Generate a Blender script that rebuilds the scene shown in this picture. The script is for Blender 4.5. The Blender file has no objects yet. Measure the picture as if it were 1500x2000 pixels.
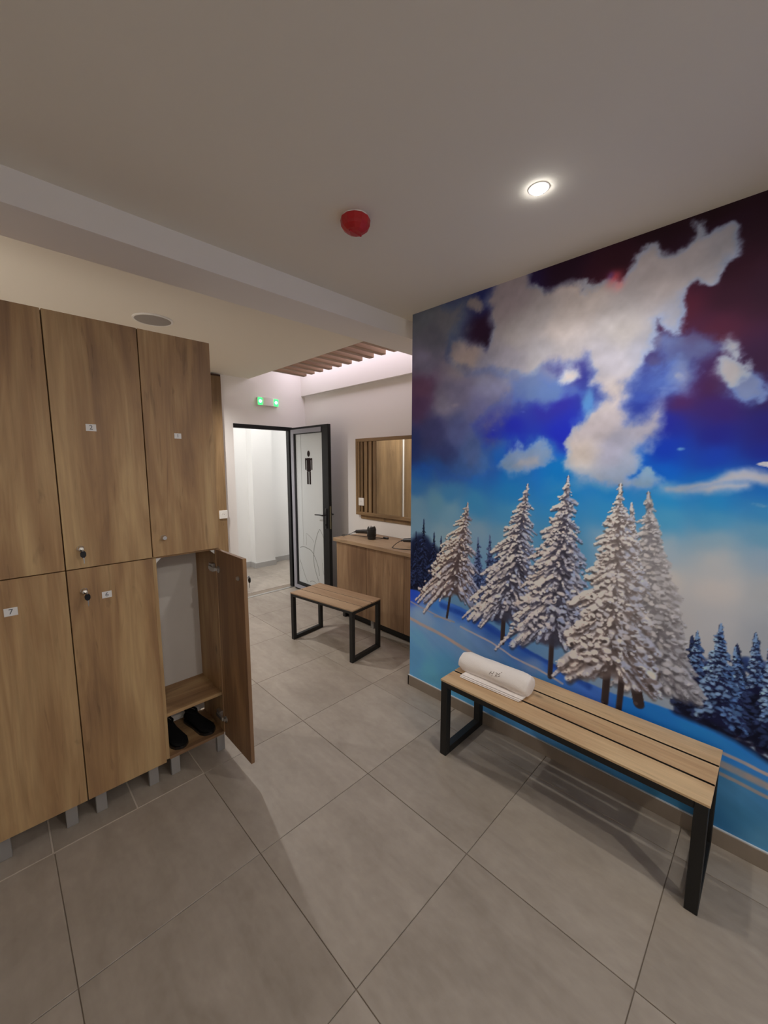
import bpy, bmesh, math, random
import numpy as np
from mathutils import Vector, Matrix, Euler

S = bpy.context.scene
C = bpy.context.collection
random.seed(7)

# ------------------------------------------------------------------ camera
cam_d = bpy.data.cameras.new('camera')
cam = bpy.data.objects.new('camera', cam_d)
C.objects.link(cam)
cam_d.sensor_fit = 'VERTICAL'
cam_d.sensor_height = 36.0
cam_d.lens = 773.27 / 2000 * 36.0
cam_d.clip_start = 0.02
YAW, PITCH = 0.78316, 0.12032
cam.location = (0, 0, 1.59)
cam.rotation_euler = (math.pi / 2 - PITCH, 0, -YAW)
S.camera = cam

# ------------------------------------------------------------------ world, lights, exposure
S.view_settings.view_transform = 'Standard'
S.view_settings.look = 'None'
S.view_settings.exposure = 0.0
S.view_settings.gamma = 1.0
S.view_settings.use_curve_mapping = False
w = bpy.data.worlds.new('world'); S.world = w
w.use_nodes = True
w.node_tree.nodes['Background'].inputs[0].default_value = (0.5, 0.48, 0.45, 1)
w.node_tree.nodes['Background'].inputs[1].default_value = 0.05
S.cycles.use_denoising = True
S.cycles.max_bounces = 10
S.cycles.diffuse_bounces = 8
S.cycles.sample_clamp_indirect = 6.0

WARM = (1.0, 0.93, 0.84)
def spot(loc, power, size=2.6, blend=0.6, col=WARM, rad=0.03):
    d = bpy.data.lights.new('spot_beam', 'SPOT'); o = bpy.data.objects.new('spot_beam', d); C.objects.link(o)
    d.energy = power; d.spot_size = size; d.spot_blend = blend; d.color = col; d.shadow_soft_size = rad
    o.location = loc
    return o
def area(loc, rot, sx, sy, power, col=(1, 1, 1)):
    d = bpy.data.lights.new('lamp_glow', 'AREA'); o = bpy.data.objects.new('lamp_glow', d); C.objects.link(o)
    d.shape = 'RECTANGLE'; d.size = sx; d.size_y = sy; d.energy = power; d.color = col
    o.location = loc; o.rotation_euler = rot
    return o
def point(loc, power, col=WARM, rad=0.05):
    d = bpy.data.lights.new('unseen_point', 'POINT'); o = bpy.data.objects.new('unseen_point', d); C.objects.link(o)
    d.energy = power; d.color = col; d.shadow_soft_size = rad; o.location = loc
    return o
ZC = 2.555
# ceiling downlights of the changing room: the one in view and its row mates behind the photographer
spot((1.461, 0.694, ZC - 0.045), 26, 2.85, 1.0)
for x, y, pw in ((1.461, -0.62, 16), (0.95, -1.3, 58), (-0.5, -1.45, 19)):
    spot((x, y, ZC - 0.012), pw, 3.08, 0.30)
# lamp of the aisle behind the lockers; both spots added unseen to brighten it
point((-0.55, 2.75, 2.40), 7, (1.0, 0.9, 0.8), 0.05)
spot((1.22, 3.72, ZC - 0.012), 84, col=(1.0, 0.95, 0.90))
spot((0.0, 3.70, ZC - 0.012), 52, col=(1.0, 0.95, 0.90))
# led strip in the ceiling recess, corridor panel lights plus two added fill points
area((2.68, 3.2, 2.83), (0, 0, 0), 0.26, 2.2, 6.6, (0.98, 0.87, 1.0))
area((2.4, 5.05, 2.66), (0, 0, 0), 1.6, 0.5, 13, (1.0, 0.98, 0.96))
point((1.25, 5.05, 1.25), 7, (1.0, 0.98, 0.97), 0.12)  # added fill without a fixture, evens out the corridor wall
point((4.15, 5.05, 1.25), 9, (1.0, 0.98, 0.97), 0.12)  # second added fill, out of view on the right
area((3.9, 5.05, 2.66), (0, 0, 0), 0.6, 0.6, 6, (1.0, 0.98, 0.96))

# ------------------------------------------------------------------ helpers
def link(name, bm, mat, parent=None, smooth=False, loc=None):
    me = bpy.data.meshes.new(name)
    bm.normal_update(); bm.to_mesh(me); bm.free()
    if smooth:
        me.polygons.foreach_set('use_smooth', [True] * len(me.polygons))
        try: me.set_sharp_from_angle(angle=math.radians(40))
        except Exception: pass
    me.materials.append(mat)
    o = bpy.data.objects.new(name, me); C.objects.link(o)
    if parent is not None: o.parent = parent
    if loc is not None: o.location = loc
    return o
def thing(name, label, cat, loc=(0, 0, 0), rz=0.0, group=None):
    o = bpy.data.objects.new(name, None); C.objects.link(o)
    o.empty_display_size = 0.1
    o.location = loc; o.rotation_euler = (0, 0, rz)
    return tag(o, label, cat, group)
def tag(o, label, cat, group=None):
    o['label'] = label; o['category'] = cat
    if group: o['group'] = group
    return o
def struct(o):
    o['kind'] = 'structure'; return o
def nb(): return bmesh.new()
def box(bm, x0, x1, y0, y1, z0, z1, bev=0.0, seg=1):
    co = [(x0, y0, z0), (x1, y0, z0), (x1, y1, z0), (x0, y1, z0), (x0, y0, z1), (x1, y0, z1), (x1, y1, z1), (x0, y1, z1)]
    v = [bm.verts.new(c) for c in co]
    f = [bm.faces.new([v[i] for i in q]) for q in ((3, 2, 1, 0), (4, 5, 6, 7), (0, 1, 5, 4), (1, 2, 6, 5), (2, 3, 7, 6), (3, 0, 4, 7))]
    if bev > 0:
        ed = list({e for q in f for e in q.edges})
        bmesh.ops.bevel(bm, geom=ed, offset=bev, segments=seg, profile=0.5, affect='EDGES')
    return bm
def bx(name, mat, parent, x0, x1, y0, y1, z0, z1, bev=0.0, seg=1):
    return link(name, box(nb(), x0, x1, y0, y1, z0, z1, bev, seg), mat, parent, smooth=False)
def frame_from(axis):
    a = Vector(axis).normalized()
    u = a.orthogonal().normalized()
    return a, u, a.cross(u)
def lathe(bm, base, axis, prof, n=24, cap=True):
    """prof: list of (distance along axis, radius)"""
    a, u, v = frame_from(axis); base = Vector(base); rings = []
    for d, r in prof:
        c = base + a * d
        rings.append([bm.verts.new(c + (u * math.cos(t) + v * math.sin(t)) * max(r, 1e-5)) for t in (2 * math.pi * k / n for k in range(n))])
    for p, q in zip(rings, rings[1:]):
        for k in range(n): bm.faces.new((p[k], p[(k + 1) % n], q[(k + 1) % n], q[k]))
    if cap:
        bm.faces.new(rings[0][::-1]); bm.faces.new(rings[-1])
    return bm
def cyl(bm, base, axis, r, h, n=20): return lathe(bm, base, axis, [(0, r), (h, r)], n)
def tube(bm, pts, r, n=8, radii=None):
    pts = [Vector(p) for p in pts]; rings = []; up = Vector((0.13, 0.27, 0.95))
    for i, p in enumerate(pts):
        t = (pts[min(i + 1, len(pts) - 1)] - pts[max(i - 1, 0)]).normalized()
        if abs(t.dot(up)) > 0.95: up = Vector((0.9, 0.2, 0.1))
        u = (up - t * up.dot(t)).normalized(); v = t.cross(u); up = u
        rr = radii[i] if radii else r
        rings.append([bm.verts.new(p + (u * math.cos(a) + v * math.sin(a)) * rr) for a in (2 * math.pi * k / n for k in range(n))])
    for p, q in zip(rings, rings[1:]):
        for k in range(n): bm.faces.new((p[k], p[(k + 1) % n], q[(k + 1) % n], q[k]))
    bm.faces.new(rings[0][::-1]); bm.faces.new(rings[-1])
    return bm
def spline(pts, n=8):
    pts = [Vector(p) for p in pts]; out = []
    P = [pts[0]] + pts + [pts[-1]]
    for i in range(1, len(P) - 2):
        for k in range(n):
            t = k / n
            a, b, c, d = P[i - 1], P[i], P[i + 1], P[i + 2]
            out.append(0.5 * ((2 * b) + (c - a) * t + (2 * a - 5 * b + 4 * c - d) * t * t + (3 * b - a - 3 * c + d) * t ** 3))
    out.append(pts[-1]); return out
def prism(bm, poly, d0, d1, mp):
    """poly: 2d outline (ccw), extruded from d0 to d1; mp(u,v,d)->xyz"""
    a = [bm.verts.new(mp(u, v, d0)) for u, v in poly]; b = [bm.verts.new(mp(u, v, d1)) for u, v in poly]
    n = len(poly)
    bm.faces.new(a[::-1]); bm.faces.new(b)
    for i in range(n): bm.faces.new((a[i], a[(i + 1) % n], b[(i + 1) % n], b[i]))
    bmesh.ops.recalc_face_normals(bm, faces=bm.faces[:])
    return bm
def text_mesh(name, txt, size, mat, parent, loc, rot):
    cu = bpy.data.curves.new(name, 'FONT'); cu.body = txt; cu.size = size
    cu.align_x = 'CENTER'; cu.align_y = 'CENTER'; cu.extrude = 0.0004
    t = bpy.data.objects.new(name, cu); C.objects.link(t)
    dg = bpy.context.evaluated_depsgraph_get()
    me = bpy.data.meshes.new_from_object(t.evaluated_get(dg))
    bpy.data.objects.remove(t); bpy.data.curves.remove(cu)
    me.name = name; me.materials.clear(); me.materials.append(mat)
    o = bpy.data.objects.new(name, me); C.objects.link(o); o.parent = parent
    o.location = loc; o.rotation_euler = rot
    return o

# ------------------------------------------------------------------ materials
def srgb(r, g, b):
    f = lambda c: (c / 255 / 12.92) if c / 255 <= 0.04045 else ((c / 255 + 0.055) / 1.055) ** 2.4
    return (f(r), f(g), f(b), 1.0)
def mat(name, col, rough=0.6, metal=0.0, spec=0.5, emit=None, estr=0.0, bump=0.0, bscale=60.0, var=0.0, vscale=8.0):
    m = bpy.data.materials.new(name); m.use_nodes = True
    nt = m.node_tree; b = nt.nodes['Principled BSDF']
    col = tuple(col) if len(col) == 4 else tuple(col) + (1,)
    b.inputs['Base Color'].default_value = col
    b.inputs['Roughness'].default_value = rough
    b.inputs['Metallic'].default_value = metal
    b.inputs['Specular IOR Level'].default_value = spec
    if emit:
        b.inputs['Emission Color'].default_value = tuple(emit) + (1,); b.inputs['Emission Strength'].default_value = estr
    if var or bump:
        tc = nt.nodes.new('ShaderNodeTexCoord')
        nz = nt.nodes.new('ShaderNodeTexNoise'); nz.inputs['Scale'].default_value = vscale; nz.inputs['Detail'].default_value = 5
        nt.links.new(tc.outputs['Object'], nz.inputs['Vector'])
        if var:
            mx = nt.nodes.new('ShaderNodeMix'); mx.data_type = 'RGBA'
            mx.inputs['A'].default_value = tuple(c * (1 - var) for c in col[:3]) + (1,)
            mx.inputs['B'].default_value = tuple(min(1, c * (1 + var)) for c in col[:3]) + (1,)
            nt.links.new(nz.outputs['Fac'], mx.inputs['Factor']); nt.links.new(mx.outputs['Result'], b.inputs['Base Color'])
        if bump:
            n2 = nt.nodes.new('ShaderNodeTexNoise'); n2.inputs['Scale'].default_value = bscale; n2.inputs['Detail'].default_value = 3
            nt.links.new(tc.outputs['Object'], n2.inputs['Vector'])
            bp = nt.nodes.new('ShaderNodeBump'); bp.inputs['Strength'].default_value = bump; bp.inputs['Distance'].default_value = 0.004
            nt.links.new(n2.outputs['Fac'], bp.inputs['Height']); nt.links.new(bp.outputs['Normal'], b.inputs['Normal'])
    return m
def wood(name, axis, dark, mid, light, rough=0.5, band=4.6, sat_fine=0.12):
    """oak laminate: broad flame bands, fine pores and a few dark cracks along one axis"""
    m = bpy.data.materials.new(name); m.use_nodes = True
    nt = m.node_tree; N = nt.nodes.new; L = nt.links.new; b = nt.nodes['Principled BSDF']
    b.inputs['Roughness'].default_value = rough; b.inputs['Specular IOR Level'].default_value = 0.35
    tc = N('ShaderNodeTexCoord'); oi = N('ShaderNodeObjectInfo')
    ml = N('ShaderNodeVectorMath'); ml.operation = 'SCALE'; ml.inputs[0].default_value = (13.1, 7.7, 9.3)
    L(oi.outputs['Random'], ml.inputs['Scale'])
    ad = N('ShaderNodeVectorMath'); ad.operation = 'ADD'; L(tc.outputs['Object'], ad.inputs[0]); L(ml.outputs[0], ad.inputs[1])
    def noise(sc_across, sc_along, detail, dist, rgh=0.5):
        mp = N('ShaderNodeMapping'); s = [sc_across] * 3; s['xyz'.index(axis)] = sc_along
        mp.inputs['Scale'].default_value = s; L(ad.outputs[0], mp.inputs['Vector'])
        n = N('ShaderNodeTexNoise'); n.inputs['Scale'].default_value = 1.0; n.inputs['Detail'].default_value = detail
        n.inputs['Distortion'].default_value = dist; n.inputs['Roughness'].default_value = rgh
        L(mp.outputs[0], n.inputs['Vector']); return n.outputs['Fac']
    big = noise(band * .8, band * 0.10, 2, 1.3)
    mid_n = noise(band * 2.6, band * .26, 4, 2.4)
    sm = N('ShaderNodeMath'); sm.operation = 'MULTIPLY_ADD'; L(mid_n, sm.inputs[0]); sm.inputs[1].default_value = .40; L(big, sm.inputs[2])
    r = N('ShaderNodeValToRGB'); L(sm.outputs[0], r.inputs[0])
    e = r.color_ramp.elements
    e[0].position = 0.50; e[0].color = dark; e[1].position = 0.90; e[1].color = light
    k = e.new(0.69); k.color = mid
    fine = noise(70, 3.0, 4, 0.6, 0.6)
    fr = N('ShaderNodeMapRange'); fr.inputs[1].default_value = 0.3; fr.inputs[2].default_value = 0.7
    fr.inputs[3].default_value = 1 - sat_fine; fr.inputs[4].default_value = 1 + sat_fine * 0.6; L(fine, fr.inputs[0])
    crk = noise(16, 1.9, 3, 2.6)
    cr = N('ShaderNodeMapRange'); cr.inputs[1].default_value = 0.63; cr.inputs[2].default_value = 0.72
    cr.inputs[3].default_value = 1.0; cr.inputs[4].default_value = 0.76; L(crk, cr.inputs[0])
    # small scattered knots
    mk = N('ShaderNodeMapping'); sk = [4.2] * 3; sk['xyz'.index(axis)] = 1.9; mk.inputs['Scale'].default_value = sk; L(ad.outputs[0], mk.inputs['Vector'])
    vo = N('ShaderNodeTexVoronoi'); vo.inputs['Scale'].default_value = 1.0; L(mk.outputs[0], vo.inputs['Vector'])
    kn = N('ShaderNodeMapRange'); kn.inputs[1].default_value = 0.02; kn.inputs[2].default_value = 0.07
    kn.inputs[3].default_value = 0.55; kn.inputs[4].default_value = 1.0; L(vo.outputs['Distance'], kn.inputs[0])
    m0 = N('ShaderNodeMath'); m0.operation = 'MULTIPLY'; L(cr.outputs[0], m0.inputs[0]); L(kn.outputs[0], m0.inputs[1])
    mu = N('ShaderNodeMath'); mu.operation = 'MULTIPLY'; L(fr.outputs[0], mu.inputs[0]); L(m0.outputs[0], mu.inputs[1])
    vm = N('ShaderNodeVectorMath'); vm.operation = 'SCALE'; L(r.outputs[0], vm.inputs[0]); L(mu.outputs[0], vm.inputs['Scale'])
    L(vm.outputs[0], b.inputs['Base Color'])
    bp = N('ShaderNodeBump'); bp.inputs['Strength'].default_value = 0.08; bp.inputs['Distance'].default_value = 0.002
    L(fine, bp.inputs['Height']); L(bp.outputs['Normal'], b.inputs['Normal'])
    return m
def stone(name, c0, c1, rough=0.42):
    m = bpy.data.materials.new(name); m.use_nodes = True
    nt = m.node_tree; N = nt.nodes.new; L = nt.links.new; b = nt.nodes['Principled BSDF']
    b.inputs['Roughness'].default_value = rough; b.inputs['Specular IOR Level'].default_value = 0.4
    tc = N('ShaderNodeTexCoord'); oi = N('ShaderNodeObjectInfo')
    ml = N('ShaderNodeVectorMath'); ml.operation = 'SCALE'; ml.inputs[0].default_value = (17.1, 11.7, 5.3)
    L(oi.outputs['Random'], ml.inputs['Scale'])
    ad = N('ShaderNodeVectorMath'); ad.operation = 'ADD'; L(tc.outputs['Object'], ad.inputs[0]); L(ml.outputs[0], ad.inputs[1])
    def noise(scale, detail, dist):
        mp = N('ShaderNodeMapping'); mp.inputs['Scale'].default_value = scale; L(ad.outputs[0], mp.inputs['Vector'])
        n = N('ShaderNodeTexNoise'); n.inputs['Scale'].default_value = 1.0; n.inputs['Detail'].default_value = detail
        n.inputs['Distortion'].default_value = dist; L(mp.outputs[0], n.inputs['Vector']); return n.outputs['Fac']
    a = noise((7, 3.2, 1), 5, 0.7); g = noise((34, 20, 1), 5, 0.3); s = noise((26, 1.5, 1), 3, 0.5)
    m1 = N('ShaderNodeMath'); m1.operation = 'MULTIPLY_ADD'; L(g, m1.inputs[0]); m1.inputs[1].default_value = 0.45; L(a, m1.inputs[2])
    m2 = N('ShaderNodeMath'); m2.operation = 'MULTIPLY_ADD'; L(s, m2.inputs[0]); m2.inputs[1].default_value = 0.35; L(m1.outputs[0], m2.inputs[2])
    rd = N('ShaderNodeMath'); rd.operation = 'MULTIPLY_ADD'; L(oi.outputs['Random'], rd.inputs[0]); rd.inputs[1].default_value = 0.22; L(m2.outputs[0], rd.inputs[2])
    r = N('ShaderNodeValToRGB'); L(rd.outputs[0], r.inputs[0])
    r.color_ramp.elements[0].position = 0.62; r.color_ramp.elements[0].color = c0
    r.color_ramp.elements[1].position = 1.35; r.color_ramp.elements[1].color = c1
    mr = N('ShaderNodeMath'); mr.operation = 'MULTIPLY'; L(rd.outputs[0], mr.inputs[0]); mr.inputs[1].default_value = 0.75
    L(mr.outputs[0], r.inputs[0]); r.color_ramp.elements[1].position = 1.0; r.color_ramp.elements[0].position = 0.45
    L(r.outputs[0], b.inputs['Base Color'])
    return m

M = {}
M['ceiling'] = mat('ceiling_paint', (0.825, 0.785, 0.69), 0.85, spec=0.2, bump=0.03, bscale=90)
M['wall'] = mat('white_wall_paint', (0.83, 0.81, 0.79), 0.8, spec=0.25, bump=0.03, bscale=120)
M['wall_plain'] = mat('corridor_paint', (0.84, 0.84, 0.83), 0.8, spec=0.2)
M['tile'] = stone('grey_beige_porcelain', (0.265, 0.228, 0.19, 1), (0.405, 0.36, 0.31, 1))
M['grout'] = mat('grout', (0.24, 0.20, 0.16), 0.9, var=0.1)
M['grout_light'] = mat('pale_grout', (0.52, 0.46, 0.39), 0.9, var=0.1)
M['skirt'] = stone('skirting_porcelain', (0.22, 0.18, 0.145, 1), (0.31, 0.26, 0.21, 1))
OD, OM, OL = (0.235, 0.136, 0.074, 1), (0.37, 0.226, 0.112, 1), (0.52, 0.36, 0.185, 1)
M['oak_z'] = wood('oak_laminate_upright', 'z', OD, OM, OL)
M['oak_x'] = wood('oak_laminate_across', 'x', OD, OM, OL)
M['oak_y'] = wood('oak_laminate_lengthwise', 'y', (0.38, 0.235, 0.13, 1), (0.52, 0.345, 0.195, 1), (0.64, 0.465, 0.275, 1), band=4)
M['oak_cab'] = wood('oak_cabinet_grain', 'z', (0.16, 0.092, 0.052, 1), (0.25, 0.152, 0.086, 1), (0.36, 0.24, 0.14, 1))
M['oak_short'] = wood('oak_plank_brown', 'y', (0.24, 0.145, 0.085, 1), (0.325, 0.215, 0.13, 1), (0.41, 0.29, 0.18, 1), band=4)
M['oak_slat'] = wood('oak_slat_grain', 'x', (0.27, 0.17, 0.115, 1), (0.37, 0.245, 0.165, 1), (0.46, 0.32, 0.22, 1))
M['oak_panel'] = wood('oak_panel_grain', 'z', (0.17, 0.108, 0.055, 1), (0.25, 0.16, 0.08, 1), (0.33, 0.22, 0.115, 1))
M['gap'] = mat('dark_edge', (0.05, 0.025, 0.015), 0.8)
M['hdf'] = mat('white_hardboard', (0.62, 0.60, 0.58), 0.6, var=0.04)
M['black'] = mat('black_powder_coat', (0.011, 0.011, 0.011), 0.5, spec=0.4, bump=0.05, bscale=300)
M['alu_black'] = mat('black_aluminium', (0.007, 0.0075, 0.008), 0.45, spec=0.3)
M['alu_grey'] = mat('grey_aluminium_rebate', (0.30, 0.30, 0.345), 0.4, metal=0.1)
M['plastic_black'] = mat('black_plastic', (0.012, 0.012, 0.013), 0.35)
M['rubber'] = mat('black_leather', (0.007, 0.007, 0.008), 0.85, spec=0.15)
M['chrome'] = mat('chrome', (0.75, 0.74, 0.72), 0.18, metal=1.0)
M['steel'] = mat('brushed_steel', (0.55, 0.54, 0.52), 0.35, metal=0.9)
M['leg_grey'] = mat('silver_grey_leg', (0.31, 0.30, 0.29), 0.45, metal=0.15)
M['white_plastic'] = mat('white_plastic', (0.82, 0.81, 0.78), 0.4)
M['white_label'] = mat('white_number_label', (0.74, 0.74, 0.74), 0.5)
M['ink'] = mat('grey_ink', (0.09, 0.10, 0.12), 0.6)
M['red'] = mat('red_plastic_cap', (0.46, 0.012, 0.016), 0.38, var=0.12, vscale=30)
M['speaker'] = mat('grey_speaker_mesh', (0.33, 0.31, 0.29), 0.7, bump=0.3, bscale=900)
M['towel'] = mat('white_terry', (0.84, 0.80, 0.78), 0.95, spec=0.1, bump=0.35, bscale=420, var=0.03)
M['thread'] = mat('grey_brown_thread', (0.20, 0.16, 0.14), 0.8)
M['mirror'] = mat('mirror_silver', (0.80, 0.80, 0.78), 0.03, metal=1.0)
M['frost'] = mat('frosted_white_glass', (0.52, 0.55, 0.56), 0.30, spec=0.5)
M['picto'] = mat('dark_brown_vinyl', (0.026, 0.019, 0.019), 0.9, spec=0.05)
M['etch'] = mat('grey_etched_line', (0.24, 0.26, 0.25), 0.6, spec=0.2)
M['dark_brass'] = mat('dull_brass', (0.20, 0.19, 0.12), 0.5, metal=0.5)
M['led_green'] = mat('green_led', (0.05, 0.6, 0.15), 0.4, emit=(0.06, 1.0, 0.22), estr=1.3)
M['led_core'] = mat('green_led_core', (0.3, 0.9, 0.5), 0.4, emit=(0.35, 1.0, 0.55), estr=5.0)
M['lamp'] = mat('lit_lamp_glass', (1, 1, 1), 0.4, emit=(1.0, 0.97, 0.93), estr=60.0)
M['led_white'] = mat('lit_led_strip', (1, 1, 1), 0.4, emit=(0.97, 0.86, 1.0), estr=4.0)
M['caulk'] = mat('white_caulk', (0.62, 0.66, 0.70), 0.7)
# ================================================================== SETTING
XM, YM, YD, XA = 2.046, 1.79, 4.39, 2.941       # mural wall, its end, door wall, alcove wall
X0, Y0 = -1.6, -1.8
# floor with single tiles
fl = struct(link('floor', box(nb(), X0 - .1, 4.6, Y0 - .1, 6.1, -0.06, -0.004), M['grout']))
TX0, TY0, T = 0.062, 0.186, 0.6
tile_cache = {}
def tile(x0, x1, y0, y1, g=0.0013):
    key = (round(x1 - x0, 3), round(y1 - y0, 3))
    if key not in tile_cache:
        hx, hy = key[0] / 2 - g, key[1] / 2 - g
        bm = box(nb(), -hx, hx, -hy, hy, -0.010, 0.0)
        top = [e for e in bm.edges if all(v.co.z > -0.001 for v in e.verts)]
        bmesh.ops.bevel(bm, geom=top, offset=0.0012, segments=1, affect='EDGES')
        o = link('tile', bm, M['tile'], fl); tile_cache[key] = o.data
    else:
        o = bpy.data.objects.new('tile', tile_cache[key]); C.objects.link(o); o.parent = fl
    o.location = ((x0 + x1) / 2, (y0 + y1) / 2, 0)
def inside(x, y): return (X0 <= x <= XM + .02 and Y0 <= y <= YM + .2) or (X0 <= x <= XA + .02 and YM - .3 <= y <= YD + .15)
for i in range(-3, 5):
    for j in range(-4, 8):
        x0, y0 = TX0 + i * T, TY0 + j * T
        x1, y1 = x0 + T, y0 + T
        cx, cy = (x0 + x1) / 2, (y0 + y1) / 2
        if j == 3 and i <= 0:      # cut strip under the lockers, joints shifted, pale grout
            continue
        x0c, x1c, y0c, y1c = max(x0, X0), min(x1, XA if y1 > YM else XM), max(y0, Y0), min(y1, YD + .02)
        if x1c - x0c < .03 or y1c - y0c < .03: continue
        tile(x0c, x1c, y0c, y1c)
ys0, ys1 = TY0 + 3 * T, TY0 + 4 * T
for a, b in ((-1.6, -1.14), (-1.14, -0.54), (-0.54, 0.058), (0.058, 0.362), (0.362, 0.662)):
    tile(a, b, ys0, ys1, 0.0028)
for i in range(0, 5):              # corridor
    for j in range(0, 3):
        tile(1.0 + i * T, 1.0 + (i + 1) * T, YD + .15 + j * T, YD + .15 + (j + 1) * T)
gl = nb()
box(gl, X0, 0.70, ys0 - .0028, ys0 + .0028, -0.006, -0.0008)
for x in (0.058, 0.362, 0.662): box(gl, x - .0028, x + .0028, ys0, ys1, -0.006, -0.0010)
link('grout_line', gl, M['grout_light'], fl)

# ceiling with the recess over the alcove
RX, RY = 2.195, 2.20
bm = nb()
box(bm, X0 - .1, 3.15, Y0 - .1, RY, ZC, ZC + .06)
box(bm, X0 - .1, RX, RY, YD + .02, ZC, ZC + .06)
box(bm, RX - .05, RX, RY - .05, YD + .02, ZC + .06, 2.86)
box(bm, RX - .05, 3.15, RY - .05, RY, ZC + .06, 2.86)
box(bm, RX - .05, 3.15, RY - .05, YD + .14, 2.86, 2.92)
ce = struct(link('ceiling', bm, M['ceiling']))
struct(bx('trim_1', M['wall'], None, X0, XA + .05, 1.875, 2.142, 2.44, ZC + .02))      # dropped beam
struct(bx('trim_2', M['wall'], None, 2.89, XA + .1, RY, YD, 2.44, 2.87))                  # upper band of the alcove wall
# walls
struct(bx('wall_right', M['wall'], None, XM, 3.15, Y0 - .1, YM, 0, ZC + .03))
struct(bx('wall_alcove', M['wall'], None, XA, 3.15, YM, YD + .02, 0, 2.87))
struct(bx('wall_left', M['wall'], None, X0 - .15, X0, Y0 - .1, YD + .14, 0, ZC + .03))
struct(bx('wall_front', M['wall'], None, X0 - .1, XM, Y0 - .15, Y0, 0, ZC + .03))
bm = nb()
box(bm, X0 - .1, 1.987, YD, YD + .14, 0, 2.87)
box(bm, 2.745, 3.15, YD, YD + .14, 0, 2.87)
box(bm, 1.987, 2.745, YD, YD + .14, 2.045, 2.87)
struct(link('wall_back', bm, M['wall']))
struct(bx('wall_light_block', M['wall'], None, X0, .80, 2.39, 2.46, 0, 2.08))                   # added unseen partition, blocks aisle light below the lockers
# corridor beyond the door
struct(bx('wall_corridor', M['wall_plain'], None, 0.9, 4.6, 5.76, 5.9, 0, 2.75))
struct(bx('trim_3', M['wall_plain'], None, 2.80, 3.13, 5.60, 5.77, 0, 2.72))             # shallow pier
struct(bx('wall_corridor_left', M['wall_plain'], None, 0.8, 0.95, YD + .13, 5.9, 0, 2.75))
struct(bx('wall_corridor_right', M['wall_plain'], None, 4.45, 4.6, YD + .13, 5.9, 0, 2.75))
struct(bx('ceiling_corridor', M['wall_plain'], None, 0.8, 4.6, YD + .13, 5.95, 2.70, 2.8))
M['skirt_pale'] = mat('corridor_skirting', (0.44, 0.43, 0.42), 0.5, var=0.05)
bm = nb()
box(bm, 0.95, 2.79, 5.745, 5.762, 0, 0.08); box(bm, 3.14, 4.45, 5.745, 5.762, 0, 0.08)
box(bm, 2.787, 3.143, 5.586, 5.602, 0, 0.08); box(bm, 2.7865, 2.7995, 5.6025, 5.745, 0, 0.0795); box(bm, 3.1305, 3.1435, 5.6025, 5.745, 0, 0.0795)
struct(link('baseboard_corridor', bm, M['skirt_pale']))
# baseboards
bb = nb(); box(bb, XM - .011, XM + .004, Y0, YM + .011, 0, 0.073, .0015)
box(bb, XM - .011, XM + .4, YM - .002, YM + .011, 0, 0.073, .0015)
struct(link('baseboard_right', bb, M['skirt']))
struct(bx('trim_4', M['caulk'], None, XM - .009, XM + .001, Y0, YM + .009, 0.0725, 0.0765))   # pale sealant bead on the skirting
bb = nb(); box(bb, 1.862, 1.987, YD - .011, YD + .004, 0, 0.073, .0015); box(bb, 2.80, XA, YD - .011, YD + .004, 0, 0.073, .0015)
struct(link('baseboard_back', bb, M['skirt']))
struct(bx('baseboard_alcove', M['skirt'], None, XA - .011, XA + .004, 3.27, YD - .011, 0, 0.073, .0015))
struct(bx('trim_5', M['steel'], None, 1.99, 2.742, YD - .012, YD + .03, -0.002, 0.006, .0015))  # metal threshold strip

# slats in the recess
sl = thing('slat_grille', 'row of short oak slats across the glowing ceiling recess', 'slats', (0, 0, ZC))
proto = None
for k in range(11):
    y = 3.845 - k * 0.1548
    if proto is None:
        proto = bx('slat', M['oak_slat'], sl, 0, 2.591 - RX, -0.030, 0.030, -0.0005, 0.075, .006, 2)
        o = proto
    else:
        o = proto.copy(); C.objects.link(o)
    o.location = (RX + .0008, y, 0.0008)
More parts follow.
